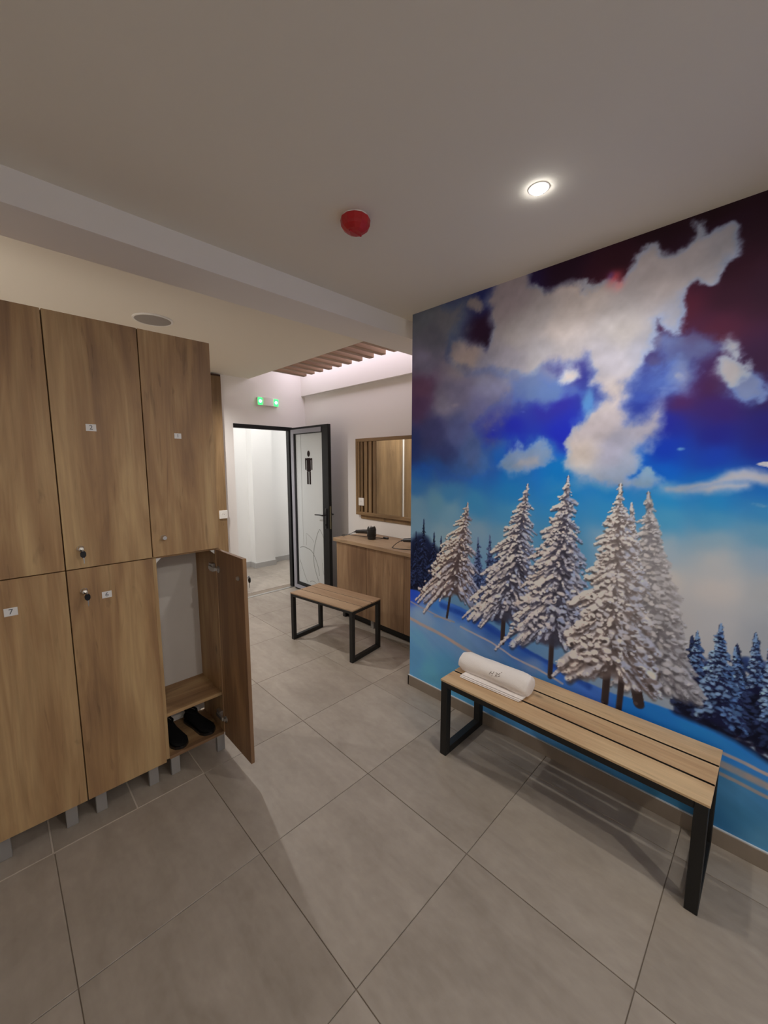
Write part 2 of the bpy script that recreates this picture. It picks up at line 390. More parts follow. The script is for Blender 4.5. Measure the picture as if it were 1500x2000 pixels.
# ================================================================== LOCKERS
YF = 2.065                     # face of the doors
ZB, ZMID, ZT = 0.10, 1.150, 2.185
def add_lock(door, x, z, y=YF, out=-1):
    bm = lathe(nb(), (x, y, z), (0, out, 0), [(0, .0105), (.004, .0112), (.012, .0100), (.0145, .0080)], 20)
    return link('lock', bm, M['chrome'], door, True)
def number_plate(door, x, z, txt, w=0.036, h=0.029, rot=0.0):
    p = link('number_label', box(nb(), -w / 2, w / 2, -.0012, 0, -h / 2, h / 2, .0004), M['white_label'], door)
    p.location = (x, YF - .0002, z); p.rotation_euler = (0, rot, 0)
    t = text_mesh('digit', txt, 0.026, M['ink'], door, (x, YF - .0016, z), (math.pi / 2, 0, 0))
    t['label'] = 'printed locker number ' + txt
def make_locker(xa, xb, label, nums, locks, open_lower=False, legs=()):
    r = thing('locker', label, 'locker', ((xa + xb) / 2, 2.2, 0), 0, 'oak lockers in one row')
    ox, oy = (xa + xb) / 2, 2.2
    r_off = Matrix.Translation((-ox, -oy, 0))
    def part(name, mt, *a, bev=.0008):
        o = bx(name, mt, r, a[0] - ox, a[1] - ox, a[2] - oy, a[3] - oy, a[4], a[5], bev)
        return o
    t, y0, y1 = .018, YF + .020, 2.375
    part('side_panel', M['oak_z'], xa + .001, xa + t, y0, y1, ZB, ZT)
    part('side_panel', M['oak_z'], xb - t, xb - .001, y0, y1, ZB, ZT)
    part('top_panel', M['oak_x'], xa + t, xb - t, y0, y1, ZT - t, ZT)
    part('bottom_panel', M['oak_x'], xa + t, xb - t, y0, y1, ZB - .008, ZB + .008)
    part('divider', M['oak_x'], xa + t, xb - t, y0, y1 - .006, ZMID - .009, ZMID + .009)
    part('back_panel', M['hdf'], xa + t, xb - t, y1 - .006, y1, ZB + t, ZT - t)
    part('shelf', M['oak_x'], xa + t + .001, xb - t - .001, y0 + .004, y1 - .007, .322, .340)
    # doors; local coords of door = coords of the locker
    def door(z0, z1, num, lock, nm='door'):
        d = part(nm, M['oak_z'], xa + .002, xb - .002, YF, YF + .018, z0, z1, bev=.001)
        if num: 
            w = num[3] if len(num) > 3 else .036
            number_plate_l(d, num[0] - ox, num[1], num[2], oy, w)
        if lock:
            bm = lathe(nb(), (lock[0] - ox, YF - oy, lock[1]), (0, -1, 0), [(0, .0125), (.003, .0125), (.004, .0112), (.020, .0108), (.0235, .0090)], 20)
            link('lock', bm, M['chrome'], d, True)
        return d
    door(ZMID + .002, ZT, nums[0], locks[0])
    if not open_lower:
        door(ZB, ZMID - .002, nums[1], locks[1])
    for lx in legs:
        part('leg', M['leg_grey'], lx - .021, lx + .021, 2.086, 2.112, 0.0, ZB + .004, bev=.002)
        part('leg', M['leg_grey'], lx - .021, lx + .021, 2.33, 2.356, 0.0, ZB + .004, bev=.002)
    return r, part, ox, oy
def number_plate_l(d, x, z, txt, oy, w):
    h = w * .8
    p = link('number_label', box(nb(), -w / 2, w / 2, -.0012, 0, -h / 2, h / 2, .0003), M['white_label'], d)
    p.location = (x, YF - oy - .0001, z)
    p['label'] = 'white label with the number ' + txt
    text_mesh('digit', txt, w * .72, M['ink'], d, (x, YF - oy - .0016, z), (math.pi / 2, 0, 0))
XS = (-0.130, 0.194, 0.517, 0.833)
make_locker(XS[0], XS[1], 'oak locker at the left edge, its lower door numbered 7', (None, (0.017, 1.022, '7', .040)), (None, None), legs=(-.082, .135))
make_locker(XS[1], XS[2], 'oak locker with closed doors numbered 2 above and 6 below', ((.322, 1.742, '2'), (.327, 1.018, '6')), ((.249, 1.237), (.248, 1.053)), legs=(.243, .459))
L3, part3, ox3, oy3 = make_locker(XS[2], XS[3], 'oak locker numbered 1 whose lower door stands wide open', ((.660, 1.724, '1', .031), None), ((.568, 1.242), None), open_lower=True, legs=(.560, .795))
# the open door, swung out a quarter turn on the right side panel
od = part3('door', M['oak_z'], .810, .8285, 1.752, 2.062, ZB, ZMID - .002, bev=.001)
od['label'] = 'open lower door seen from its brown inner face'
lk = lathe(nb(), (.8285 - ox3, 1.805 - oy3, 1.045), (1, 0, 0), [(0, .0105), (.004, .0112), (.014, .0100), (.017, .0080)], 20)
link('lock', lk, M['chrome'], od, True)
cm = lathe(nb(), (.810 - ox3, 1.805 - oy3, 1.045), (-1, 0, 0), [(0, .010), (.006, .010), (.008, .006)], 16)
box(cm, .799 - ox3, .803 - ox3, 1.786 - oy3, 1.812 - oy3, 1.038, 1.053, .001)
link('lock_cam', cm, M['steel'], od, True)
for z in (1.045, 0.205):                                  # cup hinges
    hb = cyl(nb(), (.810 - ox3, 2.035 - oy3, z), (-1, 0, 0), .0175, .004, 20)
    box(hb, .796 - ox3, .808 - ox3, 2.030 - oy3, 2.056 - oy3, z - .008, z + .008, .002)
    box(hb, .790 - ox3, .800 - ox3, 2.045 - oy3, 2.125 - oy3, z - .010, z + .010, .002)
    box(hb, .797 - ox3, .8145 - ox3, 2.088 - oy3, 2.135 - oy3, z - .022, z + .022, .002)
    link('hinge', hb, M['steel'], od)
for x in (.536, .813):                                    # white corner connectors under the divider
    bm = nb()
    s = 1 if x < .7 else -1
    prism(bm, [(0, 0), (s * .022, 0), (0, -.022)], 2.088, 2.104, lambda u, v, d: (x + u - ox3 + (0.0 if s > 0 else .0), d - oy3, ZMID - .0095 + v))
    link('corner_bracket', bm, M['white_plastic'], L3)
# keys left in the locks
def locker_key(loc, rz, label):
    k = thing('locker_key', label, 'key', loc, rz, 'locker keys left in their locks')
    bl = nb(); box(bl, -.0045, .0045, -.016, .0, -.001, .001); box(bl, -.001, .001, -.020, -.012, -.014, .002)
    link('blade', bl, M['steel'], k)
    bw = nb(); prism(bw, [(-.006, -.006), (.006, -.006), (.010, -.014), (.0095, -.026), (.004, -.033), (-.004, -.033), (-.0095, -.026), (-.010, -.014)], -.0215, -.0165, lambda u, v, d: (u, d, v))
    link('bow', bw, M['plastic_black'], k)
    sp = nb(); prism(sp, [(-.0025, -.030), (.0025, -.030), (.002, -.056), (-.001, -.060)], -.0195, -.0180, lambda u, v, d: (u + .001, d, v))
    link('spare_blade', sp, M['steel'], k)
    return k
locker_key((.249, YF - .0238, 1.237), 0.12, 'black headed key hanging in the upper lock, on door 2')
locker_key((.248, YF - .0238, 1.053), 0.25, 'black headed key hanging in the lower lock, on door 6')
locker_key((.8455, 1.805, 1.045), math.pi / 2, 'black headed key in the edge lock of the open locker door')

# black shoes on the floor of the open locker
def shoe(loc, rz, label):
    s = thing('shoe', label, 'shoe', loc, rz, 'pair of black shoes in the open locker')
    secs = [tuple(.9 * q for q in w_) for w_ in [(-.118, .026, .058, .050), (-.10, .033, .082, .060), (-.06, .036, .086, .062), (-.01, .036, .070, .058), (.04, .042, .056, .052), (.09, .046, .045, .040), (.122, .036, .036, .030), (.138, .016, .026, .016)]]
    bm = nb(); rings = []; n = 14
    for y, hw, top, _ in secs:
        ring = []
        for k in range(n):
            a = 2 * math.pi * k / n
            cx = math.cos(a); sz = math.sin(a)
            z = .012 + (top - .012) * (0.5 + 0.5 * sz)
            ring.append(bm.verts.new((hw * math.copysign(abs(cx) ** .75, cx) * (1 - .25 * max(sz, 0)), y, z)))
        rings.append(ring)
    for p, q in zip(rings, rings[1:]):
        for k in range(n): bm.faces.new((p[k], p[(k + 1) % n], q[(k + 1) % n], q[k]))
    bm.faces.new(rings[0][::-1]); bm.faces.new(rings[-1]); bmesh.ops.recalc_face_normals(bm, faces=bm.faces[:])
    link('upper', bm, M['rubber'], s, True)
    ol = [(h * 1.06, y) for y, h, *_ in secs] + [(0, .129)] + [(-h * 1.06, y) for y, h, *_ in secs[::-1]]
    sb = nb(); prism(sb, ol, 0, .014, lambda u, v, d: (u, v, d)); link('sole', sb, M['plastic_black'], s)
    cl = tube(nb(), spline([tuple(.9 * q for q in w_) for w_ in ((-.026, -.055, .082), (-.020, -.105, .084), (0, -.116, .080), (.020, -.105, .084), (.026, -.055, .082), (.0, -.015, .074), (-.026, -.055, .082))], 5), .006, 8)
    link('collar', cl, M['rubber'], s, True)
    return s
ZSH = ZB + .0085
shoe((.5925, 2.228, ZSH), math.radians(186), 'black shoe at the left of the open locker, toe forward')
shoe((.728, 2.232, ZSH), math.radians(193), 'black shoe further back on the right in the open locker')
# ================================================================== BENCHES
def bench(name, label, loc, rz, L, W, H, leg, group=None, gap=.012, inset=.0, plank_t=.011, rail=.034, top='oak_y'):
    """long axis along local y, origin on the floor at the centre"""
    r = thing(name, label, 'bench', loc, rz, group)
    hl, hw = L / 2, W / 2
    pw = (W - 2 * gap) / 3
    first = None
    for i in range(3):
        x = -hw + pw / 2 + i * (pw + gap)
        o = link('plank', box(nb(), -pw / 2, pw / 2, -hl, hl, 0, plank_t, .0015), M[top], r)
        o.location = (x, 0, H - plank_t)
        o.data.materials.append(M['black'])            # side faces along the joints set black, gaps read dark
        for pg in o.data.polygons:
            if (pg.normal.x < -.9 and i > 0) or (pg.normal.x > .9 and i < 2): pg.material_index = 1
    zt = H - plank_t
    lw = leg
    x0, x1 = -hw + inset, hw - inset
    for sy in (-1, 1):
        ya, yb = (hl - lw - .004, hl - .004) if sy > 0 else (-hl + .004, -hl + lw + .004)
        for sx in (-1, 1):
            xa, xb = (x1 - lw, x1) if sx > 0 else (x0, x0 + lw)
            bx('leg', M['black'], r, xa, xb, ya, yb, 0, zt, .002)
        bx('foot_rail', M['black'], r, x0 + lw, x1 - lw, ya, yb, 0, lw, .002)
        bx('end_rail', M['black'], r, x0 + lw, x1 - lw, ya, yb, zt - rail, zt, .002)
    for sx in (-1, 1):
        xa, xb = (x1 - lw, x1) if sx > 0 else (x0, x0 + lw)
        bx('side_rail', M['black'], r, xa, xb, -hl + lw + .004, hl - lw - .004, zt - rail * .8, zt, .002)
    return r
bench('bench', 'long bench of three oak planks on black steel frames by the mural', (1.834, .648, 0), 0, 1.14, .378, .435, .040)
bench('bench', 'short oak plank bench with black steel frames near the doorway', (2.075, 2.705, 0), math.radians(7.8), .755, .365, .44, .034, gap=.007, rail=.028, top='oak_short')

# ================================================================== TOWEL on the long bench
tw = thing('towel', 'white terry towel rolled up on the far end of the long bench', 'towel', (1.825, .992, .4355))
rng = np.random.RandomState(3)
bm = nb(); rings = []; n = 36
ys = [.92 * q_ for q_ in (.222, .219, .205, .19, .15, .10, .05, 0, -.05, -.10, -.15, -.185, -.200, -.210, -.214)]
sc = [.55, .78, .86, .98, 1.0, 1.02, 1.0, .99, 1.0, 1.0, 1.02, 1.0, .96, .84, .62]
for y, s in zip(ys, sc):
    ring = []
    for k in range(n):
        a = 2 * math.pi * k / n
        rx, rz_ = .062 * s, .052 * s
        wob = 1 + .03 * math.sin(3 * a + y * 20) + .022 * math.sin(7 * a + y * 45) + .012 * math.sin(13 * a - y * 60)
        z = .052 + rz_ * math.sin(a) * wob
        ring.append(bm.verts.new((rx * math.cos(a) * wob, y, max(z, .0105 if s > .9 else .010))))
    rings.append(ring)
for p, q in zip(rings, rings[1:]):
    for k in range(n): bm.faces.new((p[k], p[(k + 1) % n], q[(k + 1) % n], q[k]))
bm.faces.new(rings[0][::-1]); bm.faces.new(rings[-1]); bmesh.ops.recalc_face_normals(bm, faces=bm.faces[:])
link('roll', bm, M['towel'], tw, True)
bm = nb()       # the loose folded end, three plies peeping out below the roll
for i, (xo, y0, y1) in enumerate(((-.092, -.176, .160), (-.089, -.182, .158), (-.082, -.188, .150))):
    z = .0002 + i * .0062
    m_ = []
    for x, zz in ((xo + .004, 0), (xo, .003), (xo + .004, .0058), (.03, .0058), (.03, 0)): m_.append((x, z + zz))
    prism(bm, m_, y0, y1, lambda u, v, d: (u + .016 * (-d + .0) * .6 + .004 * math.sin(d * 30), d, v))
link('folded_end', bm, M['towel'], tw)
def em(pts, r=.0022):
    P = []
    for u, a in pts: P.append((.0632 * math.cos(a), u - .065, .052 + .0534 * math.sin(a)))
    return P
eb = nb()
A0 = math.radians(148)
for st in ([(.068, A0 + .30), (.060, A0 - .02)], [(.052, A0 + .36), (.046, A0 - .1)], [(.066, A0 + .12), (.048, A0 + .12)], [(.034, A0 + .30), (.030, A0 + .06), (.026, A0 + .28)], [(.034, A0 - .10), (.020, A0 - .02), (.012, A0 - .18)], [(.040, A0 + .5), (.006, A0 - .32)], [(.020, A0 + .2), (.010, A0 + .05)]):
    tube(eb, spline(em(st), 4), .0014, 6)
link('emblem', eb, M['thread'], tw)['label'] = 'small dark embroidered monogram'

# ================================================================== CABINET and things on it
cb = thing('cabinet', 'low oak cabinet below the mirror in the alcove', 'cabinet', (2.73, 2.55, 0))
cx, cy = 2.73, 2.55
def cp(name, m, x0, x1, y0, y1, z0, z1, bev=.001): return bx(name, m, cb, x0 - cx, x1 - cx, y0 - cy, y1 - cy, z0, z1, bev)
CY0, CY1 = 1.86, 3.215
cp('side_panel', M['oak_cab'], 2.525, 2.925, CY1 - .018, CY1, .09, .80)
cp('side_panel', M['oak_cab'], 2.525, 2.925, CY0, CY0 + .018, .09, .80)
cp('back_panel', M['hdf'], 2.92, 2.928, CY0 + .018, CY1 - .018, .09, .80)
cp('bottom_panel', M['oak_y'], 2.525, 2.92, CY0 + .018, CY1 - .018, .09, .108)
for a, b in ((2.762, CY1), (2.272, 2.758), (CY0, 2.268)):
    cp('door', M['oak_cab'], 2.505, 2.5235, a, b, .085, .798)
cp('countertop', M['oak_short'], 2.482, 2.938, CY0 - .02, 3.245, .80, .835, .002)
cp('plinth', M['black'], 2.56, 2.575, CY0 + .02, CY1 - .05, 0, .09)
for y in (2.70, 2.19, 3.13):
    cp('leg', M['leg_grey'] if y < 3 else M['plastic_black'], 2.525, 2.555, y - .02, y + .02, 0, .09, .002)
ZK = .8352
def dryer(loc, rz, label):
    d = thing('hair_dryer', label, 'hair dryer', loc, rz, 'hair dryers on the cabinet top')
    bm = lathe(nb(), (0, 0, .001), (0, 0, 1), [(0, .038), (.004, .042), (.03, .043), (.06, .047), (.095, .047), (.115, .043), (.128, .036)], 28)
    link('barrel', bm, M['plastic_black'], d, True)
    link('intake_ring', lathe(nb(), (0, 0, .1285), (0, 0, 1), [(0, .036), (.004, .034), (.004, .026), (.001, .024)], 28), M['steel'], d, True)
    for z in (.035, .092):
        link('band', lathe(nb(), (0, 0, z), (0, 0, 1), [(0, .0478), (.004, .0484), (.008, .0478)], 28, cap=False), M['black'], d, True)
    hp = spline([(0, .035, .072), (0, .09, .070), (0, .15, .064), (0, .205, .058)], 5)
    rr = [.024 - .007 * i / (len(hp) - 1) for i in range(len(hp))]
    link('handle', tube(nb(), hp, .018, 14, rr), M['plastic_black'], d, True)
    link('switch', box(nb(), -.006, .006, .07, .11, .086, .094, .002), M['steel'], d)
    link('strain_relief', tube(nb(), [(0, .203, .0585), (0, .235, .050)], .007, 10), M['plastic_black'], d, True)
    return d
dr = dryer((2.695, 2.885, ZK), math.radians(8), 'black hair dryer standing on the cabinet with its cord looped left')
cpts = spline([(0, .235, .050), (-.02, .275, .030), (-.05, .33, .006), (-.03, .385, .004), (.03, .38, .004), (.05, .30, .004), (.06, .20, .004), (.07, .08, .004), (.085, -.02, .004), (.09, -.09, .004)], 6)
link('cord', tube(nb(), cpts, .003, 8), M['plastic_black'], dr, True)
link('plug', tube(nb(), [(.09, -.085, .012), (.092, -.14, .012)], .011, 10), M['plastic_black'], dr, True)
d2 = dryer((2.70, 2.215, ZK), math.radians(10), 'black hair dryer half hidden by the mural wall, only handle showing')
cpts = spline([(0, .235, .050), (-.03, .262, .030), (-.075, .275, .004), (-.12, .25, .004), (-.13, .17, .004), (-.10, .06, .004), (-.05, -.06, .004)], 6)
link('cord', tube(nb(), cpts, .003, 8), M['plastic_black'], d2, True)

M['oak_panel_y'] = wood('oak_frame_grain', 'y', (0.17, 0.108, 0.055, 1), (0.25, 0.16, 0.08, 1), (0.33, 0.22, 0.115, 1))
# ================================================================== MIRROR PANEL
mx, my, mz = XA, 2.68, 1.03
mp = thing('mirror', 'oak framed wall mirror with upright slats above the low cabinet', 'mirror', (mx, my, mz))
def mpt(name, m, x0, x1, y0, y1, z0, z1, bev=.001): return bx(name, m, mp, x0 - mx, x1 - mx, y0 - my, y1 - my, z0 - mz, z1 - mz, bev)
MY0, MY1 = 2.0, 3.358
mpt('back_board', M['oak_panel'], 2.928, XA - .0005, MY0 + .03, MY1 - .05, .985, 1.86)
mpt('groove_board', M['gap'], 2.922, 2.927, 3.03, 3.34, 1.05, 1.85)
mpt('frame_rail', M['oak_panel_y'], 2.898, 2.9275, MY0, MY1, 1.832, 1.866)
mpt('frame_rail', M['oak_panel_y'], 2.898, 2.9275, MY0, MY1, 1.03, 1.066)
mpt('frame_stile', M['oak_panel'], 2.898, 2.9275, 3.328, MY1, 1.066, 1.832)
for a, b in ((3.298, 3.326), (3.243, 3.281), (3.176, 3.221), (3.105, 3.150), (3.034, 3.082)):
    mpt('slat', M['oak_panel'], 2.900, 2.922, a, b, 1.067, 1.831, .002)
mpt('mirror_glass', M['mirror'], 2.905, 2.914, 2.03, 3.031, 1.067, 1.831, .0005)
def socket(loc, rz, label, n=1, w=.085, h=.085):
    s = thing('socket_outlet', label, 'socket', loc, rz, 'white wall sockets')
    link('cover_plate', box(nb(), -w / 2, w / 2, -.010, 0, -h / 2, h / 2, .003, 2), M['white_plastic'], s)
    rg = nb(); lathe(rg, (0, -.0101, 0), (0, 1, 0), [(0, .026), (-.0016, .025), (-.0016, .022), (.004, .020)], 24, cap=False); lathe(rg, (0, -.0093, 0), (0, -1, 0), [(0, .020), (.0005, .020)], 24)
    link('socket_insert', rg, M['white_plastic'], s, True)
    for px in (-.0095, .0095):
        link('contact_hole', cyl(nb(), (px, -.0106, 0), (0, 1, 0), .0028, .001, 10), M['gap'], s)
    return s
socket((2.900, 3.262, 1.178), -math.pi / 2, 'white socket over the slats at the left of the mirror')

# ================================================================== OAK WALL PANELS left of the door
for (a, b), lab in (((1.052, 1.857), 'tall oak wall panel beside the doorway, seen past the lockers'), ((.10, 1.020), 'oak wall panel behind the lockers, left of the one by the doorway')):
    t = thing('wall_panel', lab, 'wall panel', ((a + b) / 2, YD, 0), 0)
    h = (b - a) / 2
    bx('board', M['oak_panel'], t, -h, h, -.035, -.0005, 0.001, 2.525, .002)
    if a > 1: bx('joint_strip', M['white_plastic'], t, -h - .030, -h - .004, -.042, -.0005, .001, 2.525, .001)
    bx('top_shade', M['gap'], t, -h, h, -.030, -.0005, 2.526, 2.545, .001)  # dark strip stands in for the shadow in the gap above the board
socket((1.815, YD - .0352, 1.035), 0, 'white socket on the oak wall panel beside the doorway', w=.092, h=.092)
# ================================================================== DOOR
dk = struct(thing('door_1', '', 'door', (2.705, YD, 0)))
del dk['label']; del dk['category']
dx, dy = 2.705, YD
def dp(name, m, x0, x1, y0, y1, z0, z1, bev=.001): return bx(name, m, dk, x0 - dx, x1 - dx, y0 - dy, y1 - dy, z0, z1, bev)
dp('door_frame_head', M['alu_black'], 1.99, 2.743, YD - .006, YD + .06, 2.000, 2.044, .002)
dp('door_frame_jamb', M['alu_black'], 2.690, 2.743, YD - .006, YD + .06, 0.006, 2.000, .002)
dp('door_frame_jamb', M['alu_black'], 1.9875, 2.010, YD + .085, YD + .135, 0.006, 2.044, .002)
# leaf standing open at a right angle to the wall
LX0, LX1 = 2.680, 2.722       # thickness
LY0, LY1 = 3.570, 4.315       # free edge, hinge edge
leaf = dp('door_leaf', M['alu_black'], LX0, LX1, LY0, LY0 + .115, .012, 2.03, .002)
def lp(name, m, x0, x1, y0, y1, z0, z1, bev=.001): return bx(name, m, leaf, x0 - dx, x1 - dx, y0 - dy, y1 - dy, z0, z1, bev)
lp('hinge_stile', M['alu_black'], LX0, LX1, LY1 - .085, LY1, .012, 2.03, .002)
lp('top_rail', M['alu_black'], LX0, LX1, LY0 + .115, LY1 - .085, 1.945, 2.03, .002)
lp('bottom_rail', M['alu_black'], LX0, LX1, LY0 + .115, LY1 - .085, .012, .115, .002)
reb = nb()
a0, a1 = LX0 - .010 - dx, LX0 - dx
box(reb, a0, a1, LY1 - .062 - dy, LY1 - .004 - dy, .03, 2.005, .001)
box(reb, a0, a1, LY0 + .12 - dy, LY1 - .062 - dy, 1.955, 2.005, .001)
box(reb, a0, a1, LY0 + .12 - dy, LY1 - .062 - dy, .03, .075, .001)
link('glazing_rebate', reb, M['alu_grey'], leaf)
lp('glass_panel', M['frost'], 2.692, 2.706, LY0 + .110, LY1 - .080, .110, 1.950, .0)
gx = 2.692
def flat(name, polys, m, th=.0012):
    bm = nb()
    for p in polys:
        q = [(y - dy, z) for y, z in p]
        prism(bm, q, gx - .0001 - dx, gx - th - dx, lambda u, v, d: (d, u, v))
    return link(name, bm, m, leaf)
py, pz0, pz1 = 3.963, 1.352, 1.748
def rr(y0, y1, z0, z1, r=.01, n=4):
    o = []
    for cxx, czz, s in ((y1 - r, z1 - r, 0), (y0 + r, z1 - r, 90), (y0 + r, z0 + r, 180), (y1 - r, z0 + r, 270)):
        for k in range(n + 1):
            t = math.radians(s + 90 * k / n); o.append((cxx + r * math.cos(t), czz + r * math.sin(t)))
    return o
head = [(py + .028 * math.cos(2 * math.pi * k / 20), 1.712 + .036 * math.sin(2 * math.pi * k / 20)) for k in range(20)]
flat('pictogram', [head, rr(py - .042, py + .042, 1.500, 1.662, .016), rr(py - .074, py - .050, 1.520, 1.662, .011), rr(py + .050, py + .074, 1.520, 1.662, .011),
     [(py - .050, 1.636), (py - .050, 1.660), (py - .042, 1.660), (py - .042, 1.636)], [(py + .042, 1.636), (py + .042, 1.660), (py + .050, 1.660), (py + .050, 1.636)],
     rr(py - .040, py - .006, 1.352, 1.4995, .006), rr(py + .006, py + .040, 1.352, 1.4995, .006)], M['picto'])['label'] = 'dark standing man symbol'
def strip(pts, wd):
    P = [(p.x, p.y) for p in spline([(a, b, 0) for a, b in pts], 8)]
    l, r = [], []
    for i, (a, b) in enumerate(P):
        a0_, b0_ = P[max(i - 1, 0)]; a1_, b1_ = P[min(i + 1, len(P) - 1)]
        tx, tz = a1_ - a0_, b1_ - b0_; n = math.hypot(tx, tz) or 1
        l.append((a - tz / n * wd, b + tx / n * wd)); r.append((a + tz / n * wd, b - tx / n * wd))
    return l, r
def strips(name, curves, m):
    bm = nb()
    for pts, wd in curves:
        l, r = strip(pts, wd * .62)
        vl = [bm.verts.new((gx - .0009 - dx, a - dy, b)) for a, b in l]; vr = [bm.verts.new((gx - .0009 - dx, a - dy, b)) for a, b in r]
        for i in range(len(l) - 1): bm.faces.new((vl[i], vr[i], vr[i + 1], vl[i + 1]))
    return link(name, bm, m, leaf)
strips('etched_lotus', [
    ([(3.700, .745), (3.735, .80), (3.768, .835)], .006),
    ([(3.768, .835), (3.81, .78), (3.86, .67), (3.895, .56), (3.905, .45), (3.88, .34), (3.83, .24), (3.80, .19)], .007),
    ([(4.19, .555), (4.12, .575), (4.04, .570), (3.94, .545), (3.86, .46), (3.81, .36), (3.79, .27)], .008),
    ([(4.055, .60), (4.045, .67), (4.050, .745), (4.00, .735), (3.93, .70), (3.89, .66)], .004),
    ([(4.20, .40), (4.15, .31), (4.10, .22), (4.06, .165), (4.03, .14)], .006),
    ([(3.99, .155), (3.94, .175), (3.88, .170), (3.82, .13)], .005),
    ([(3.70, .30), (3.72, .36), (3.73, .44)], .004)], M['etch'])
strips('etched_stripe', [([(4.118, 1.948), (4.120, 1.30), (4.110, .60)], .0035)], M['etch'])
# lever handles and lock plates on both faces
for sx, x in ((-1, LX0), (1, LX1)):
    h = nb()
    box(h, x - dx - (.012 if sx < 0 else 0), x - dx + (.012 if sx > 0 else 0), LY0 + .035 - dy, LY0 + .065 - dy, .86, 1.09, .003)
    xa = x + sx * .012 - dx
    tube(h, [(xa, LY0 + .05 - dy, 1.015), (xa + sx * .042, LY0 + .05 - dy, 1.015), (xa + sx * .046, LY0 + .06 - dy, 1.015)], .009, 10)
    tube(h, spline([(xa + sx * .044, LY0 + .05 - dy, 1.015), (xa + sx * .046, LY0 + .11 - dy, 1.017), (xa + sx * .040, LY0 + .195 - dy, 1.012)], 4), .0085, 10)
    cyl(h, (x - dx, LY0 + .05 - dy, .905), (sx, 0, 0), .011, .020, 16)
    link('lever_handle', h, M['plastic_black'], leaf)
lp('lock_faceplate', M['dark_brass'], LX0 + .012, LX1 - .012, LY0 - .0015, LY0 + .001, .86, 1.12, .0003)
for z in (.25, 1.05, 1.82):
    link('hinge', cyl(nb(), (2.733 - dx, LY1 + .020 - dy, z - .05), (0, 0, 1), .009, .10, 12), M['alu_black'], dk, True)

# ================================================================== CEILING AND WALL FITTINGS
ex = thing('emergency_light', 'small white emergency lamp with two glowing green ends above the doorway', 'exit light', (2.412, YD, 2.318))
bm = nb(); box(bm, -.132, .132, -.030, -.0005, -.046, .046, .006, 2)
link('housing', bm, M['white_plastic'], ex)
bm = nb(); prism(bm, [(.062 * math.cos(t) * 1.15, -.030 - .022 * math.sin(t)) for t in [math.pi * k / 12 for k in range(13)]][::-1], -.046, .046, lambda u, v, d: (u, v, d))
link('center_cover', bm, M['white_plastic'], ex, True)
for s in (-1, 1):
    g = nb(); box(g, s * .104 - .027, s * .104 + .027, -.036, -.0302, -.042, .042, .005, 2)
    o = link('green_lens', g, M['led_green'], ex)
    link('led', lathe(nb(), (s * .102, -.0362, 0), (0, -1, 0), [(0, .019), (.005, .017), (.008, .010)], 18), M['led_core'], o, True)

sm = thing('smoke_detector', 'smoke detector under a red plastic dust cap on the ceiling', 'smoke detector', (1.112, 1.277, ZC))
link('base', lathe(nb(), (0, 0, -.0005), (0, 0, -1), [(0, .054), (.008, .054), (.010, .050)], 36), M['white_plastic'], sm, True)
bm = lathe(nb(), (0, 0, -.006), (0, 0, -1), [(0, .0575), (.004, .0595), (.026, .0565), (.034, .051), (.046, .036), (.051, .022), (.052, .006), (.050, .003)], 12)
link('dust_cap', bm, M['red'], sm)
link('grip_rib', box(nb(), -.030, .030, -.0035, .0035, -.0595, -.055, .001), M['red'], sm)

dl = thing('downlight', 'lit round downlight in the ceiling near the mural', 'ceiling light', (1.461, .694, ZC))
link('trim_ring', lathe(nb(), (0, 0, -.0003), (0, 0, -1), [(0, .036), (.0012, .0355), (.002, .033), (.002, .027), (.0005, .0255)], 36, cap=False), M['white_plastic'], dl, True)
link('lens', lathe(nb(), (0, 0, -.0008), (0, 0, -1), [(0, .0250), (.005, .0245), (.010, .020), (.0125, .008)], 32), M['lamp'], dl, True)

sp = thing('ceiling_speaker', 'round grey ceiling speaker above the lockers', 'speaker', (.872, 3.075, ZC))
link('rim', lathe(nb(), (0, 0, -.0005), (0, 0, -1), [(0, .122), (.006, .120), (.009, .112), (.006, .108)], 48, cap=False), M['white_plastic'], sp, True)
link('grille', lathe(nb(), (0, 0, -.001), (0, 0, -1), [(0, .110), (.006, .108), (.008, .09), (.009, .03)], 48), M['speaker'], sp, True)

ls = thing('led_strip', 'lit led strip hidden in the ceiling recess over the slats', 'led strip', (2.80, 3.2, 2.86))
link('profile', box(nb(), -.014, .014, -1.1, 1.1, -.012, -.0005, .001), M['steel'], ls)
link('diffuser', box(nb(), -.011, .011, -1.09, 1.09, -.016, -.012, .001), M['led_white'], ls)
# ================================================================== MURAL (flat print on the right wall)
def _value_noise(x, y, seed):
    xi, yi = np.floor(x).astype(np.int64), np.floor(y).astype(np.int64)
    fx, fy = x - xi, y - yi
    fx = fx * fx * (3 - 2 * fx); fy = fy * fy * (3 - 2 * fy)
    def h(a, b):
        n = (a * 374761393 + b * 668265263 + seed * 974634777) & 0x7fffffff
        n = ((n ^ (n >> 13)) * 1274126177) & 0x7fffffff
        return ((n ^ (n >> 16)) & 0xffff) / 65535.0
    a, b, c, d = h(xi, yi), h(xi + 1, yi), h(xi, yi + 1), h(xi + 1, yi + 1)
    return (a * (1 - fx) + b * fx) * (1 - fy) + (c * (1 - fx) + d * fx) * fy
def fbm(x, y, seed, octs=5, gain=0.5):
    v = np.zeros_like(x); a, f, t = 1.0, 1.0, 0.0
    for o in range(octs):
        v += a * _value_noise(x * f + 31.7 * o, y * f - 17.3 * o, seed + o); t += a; a *= gain; f *= 2.03
    return v / t
def smooth(a, b, x):
    t = np.clip((x - a) / (b - a), 0, 1); return t * t * (3 - 2 * t)
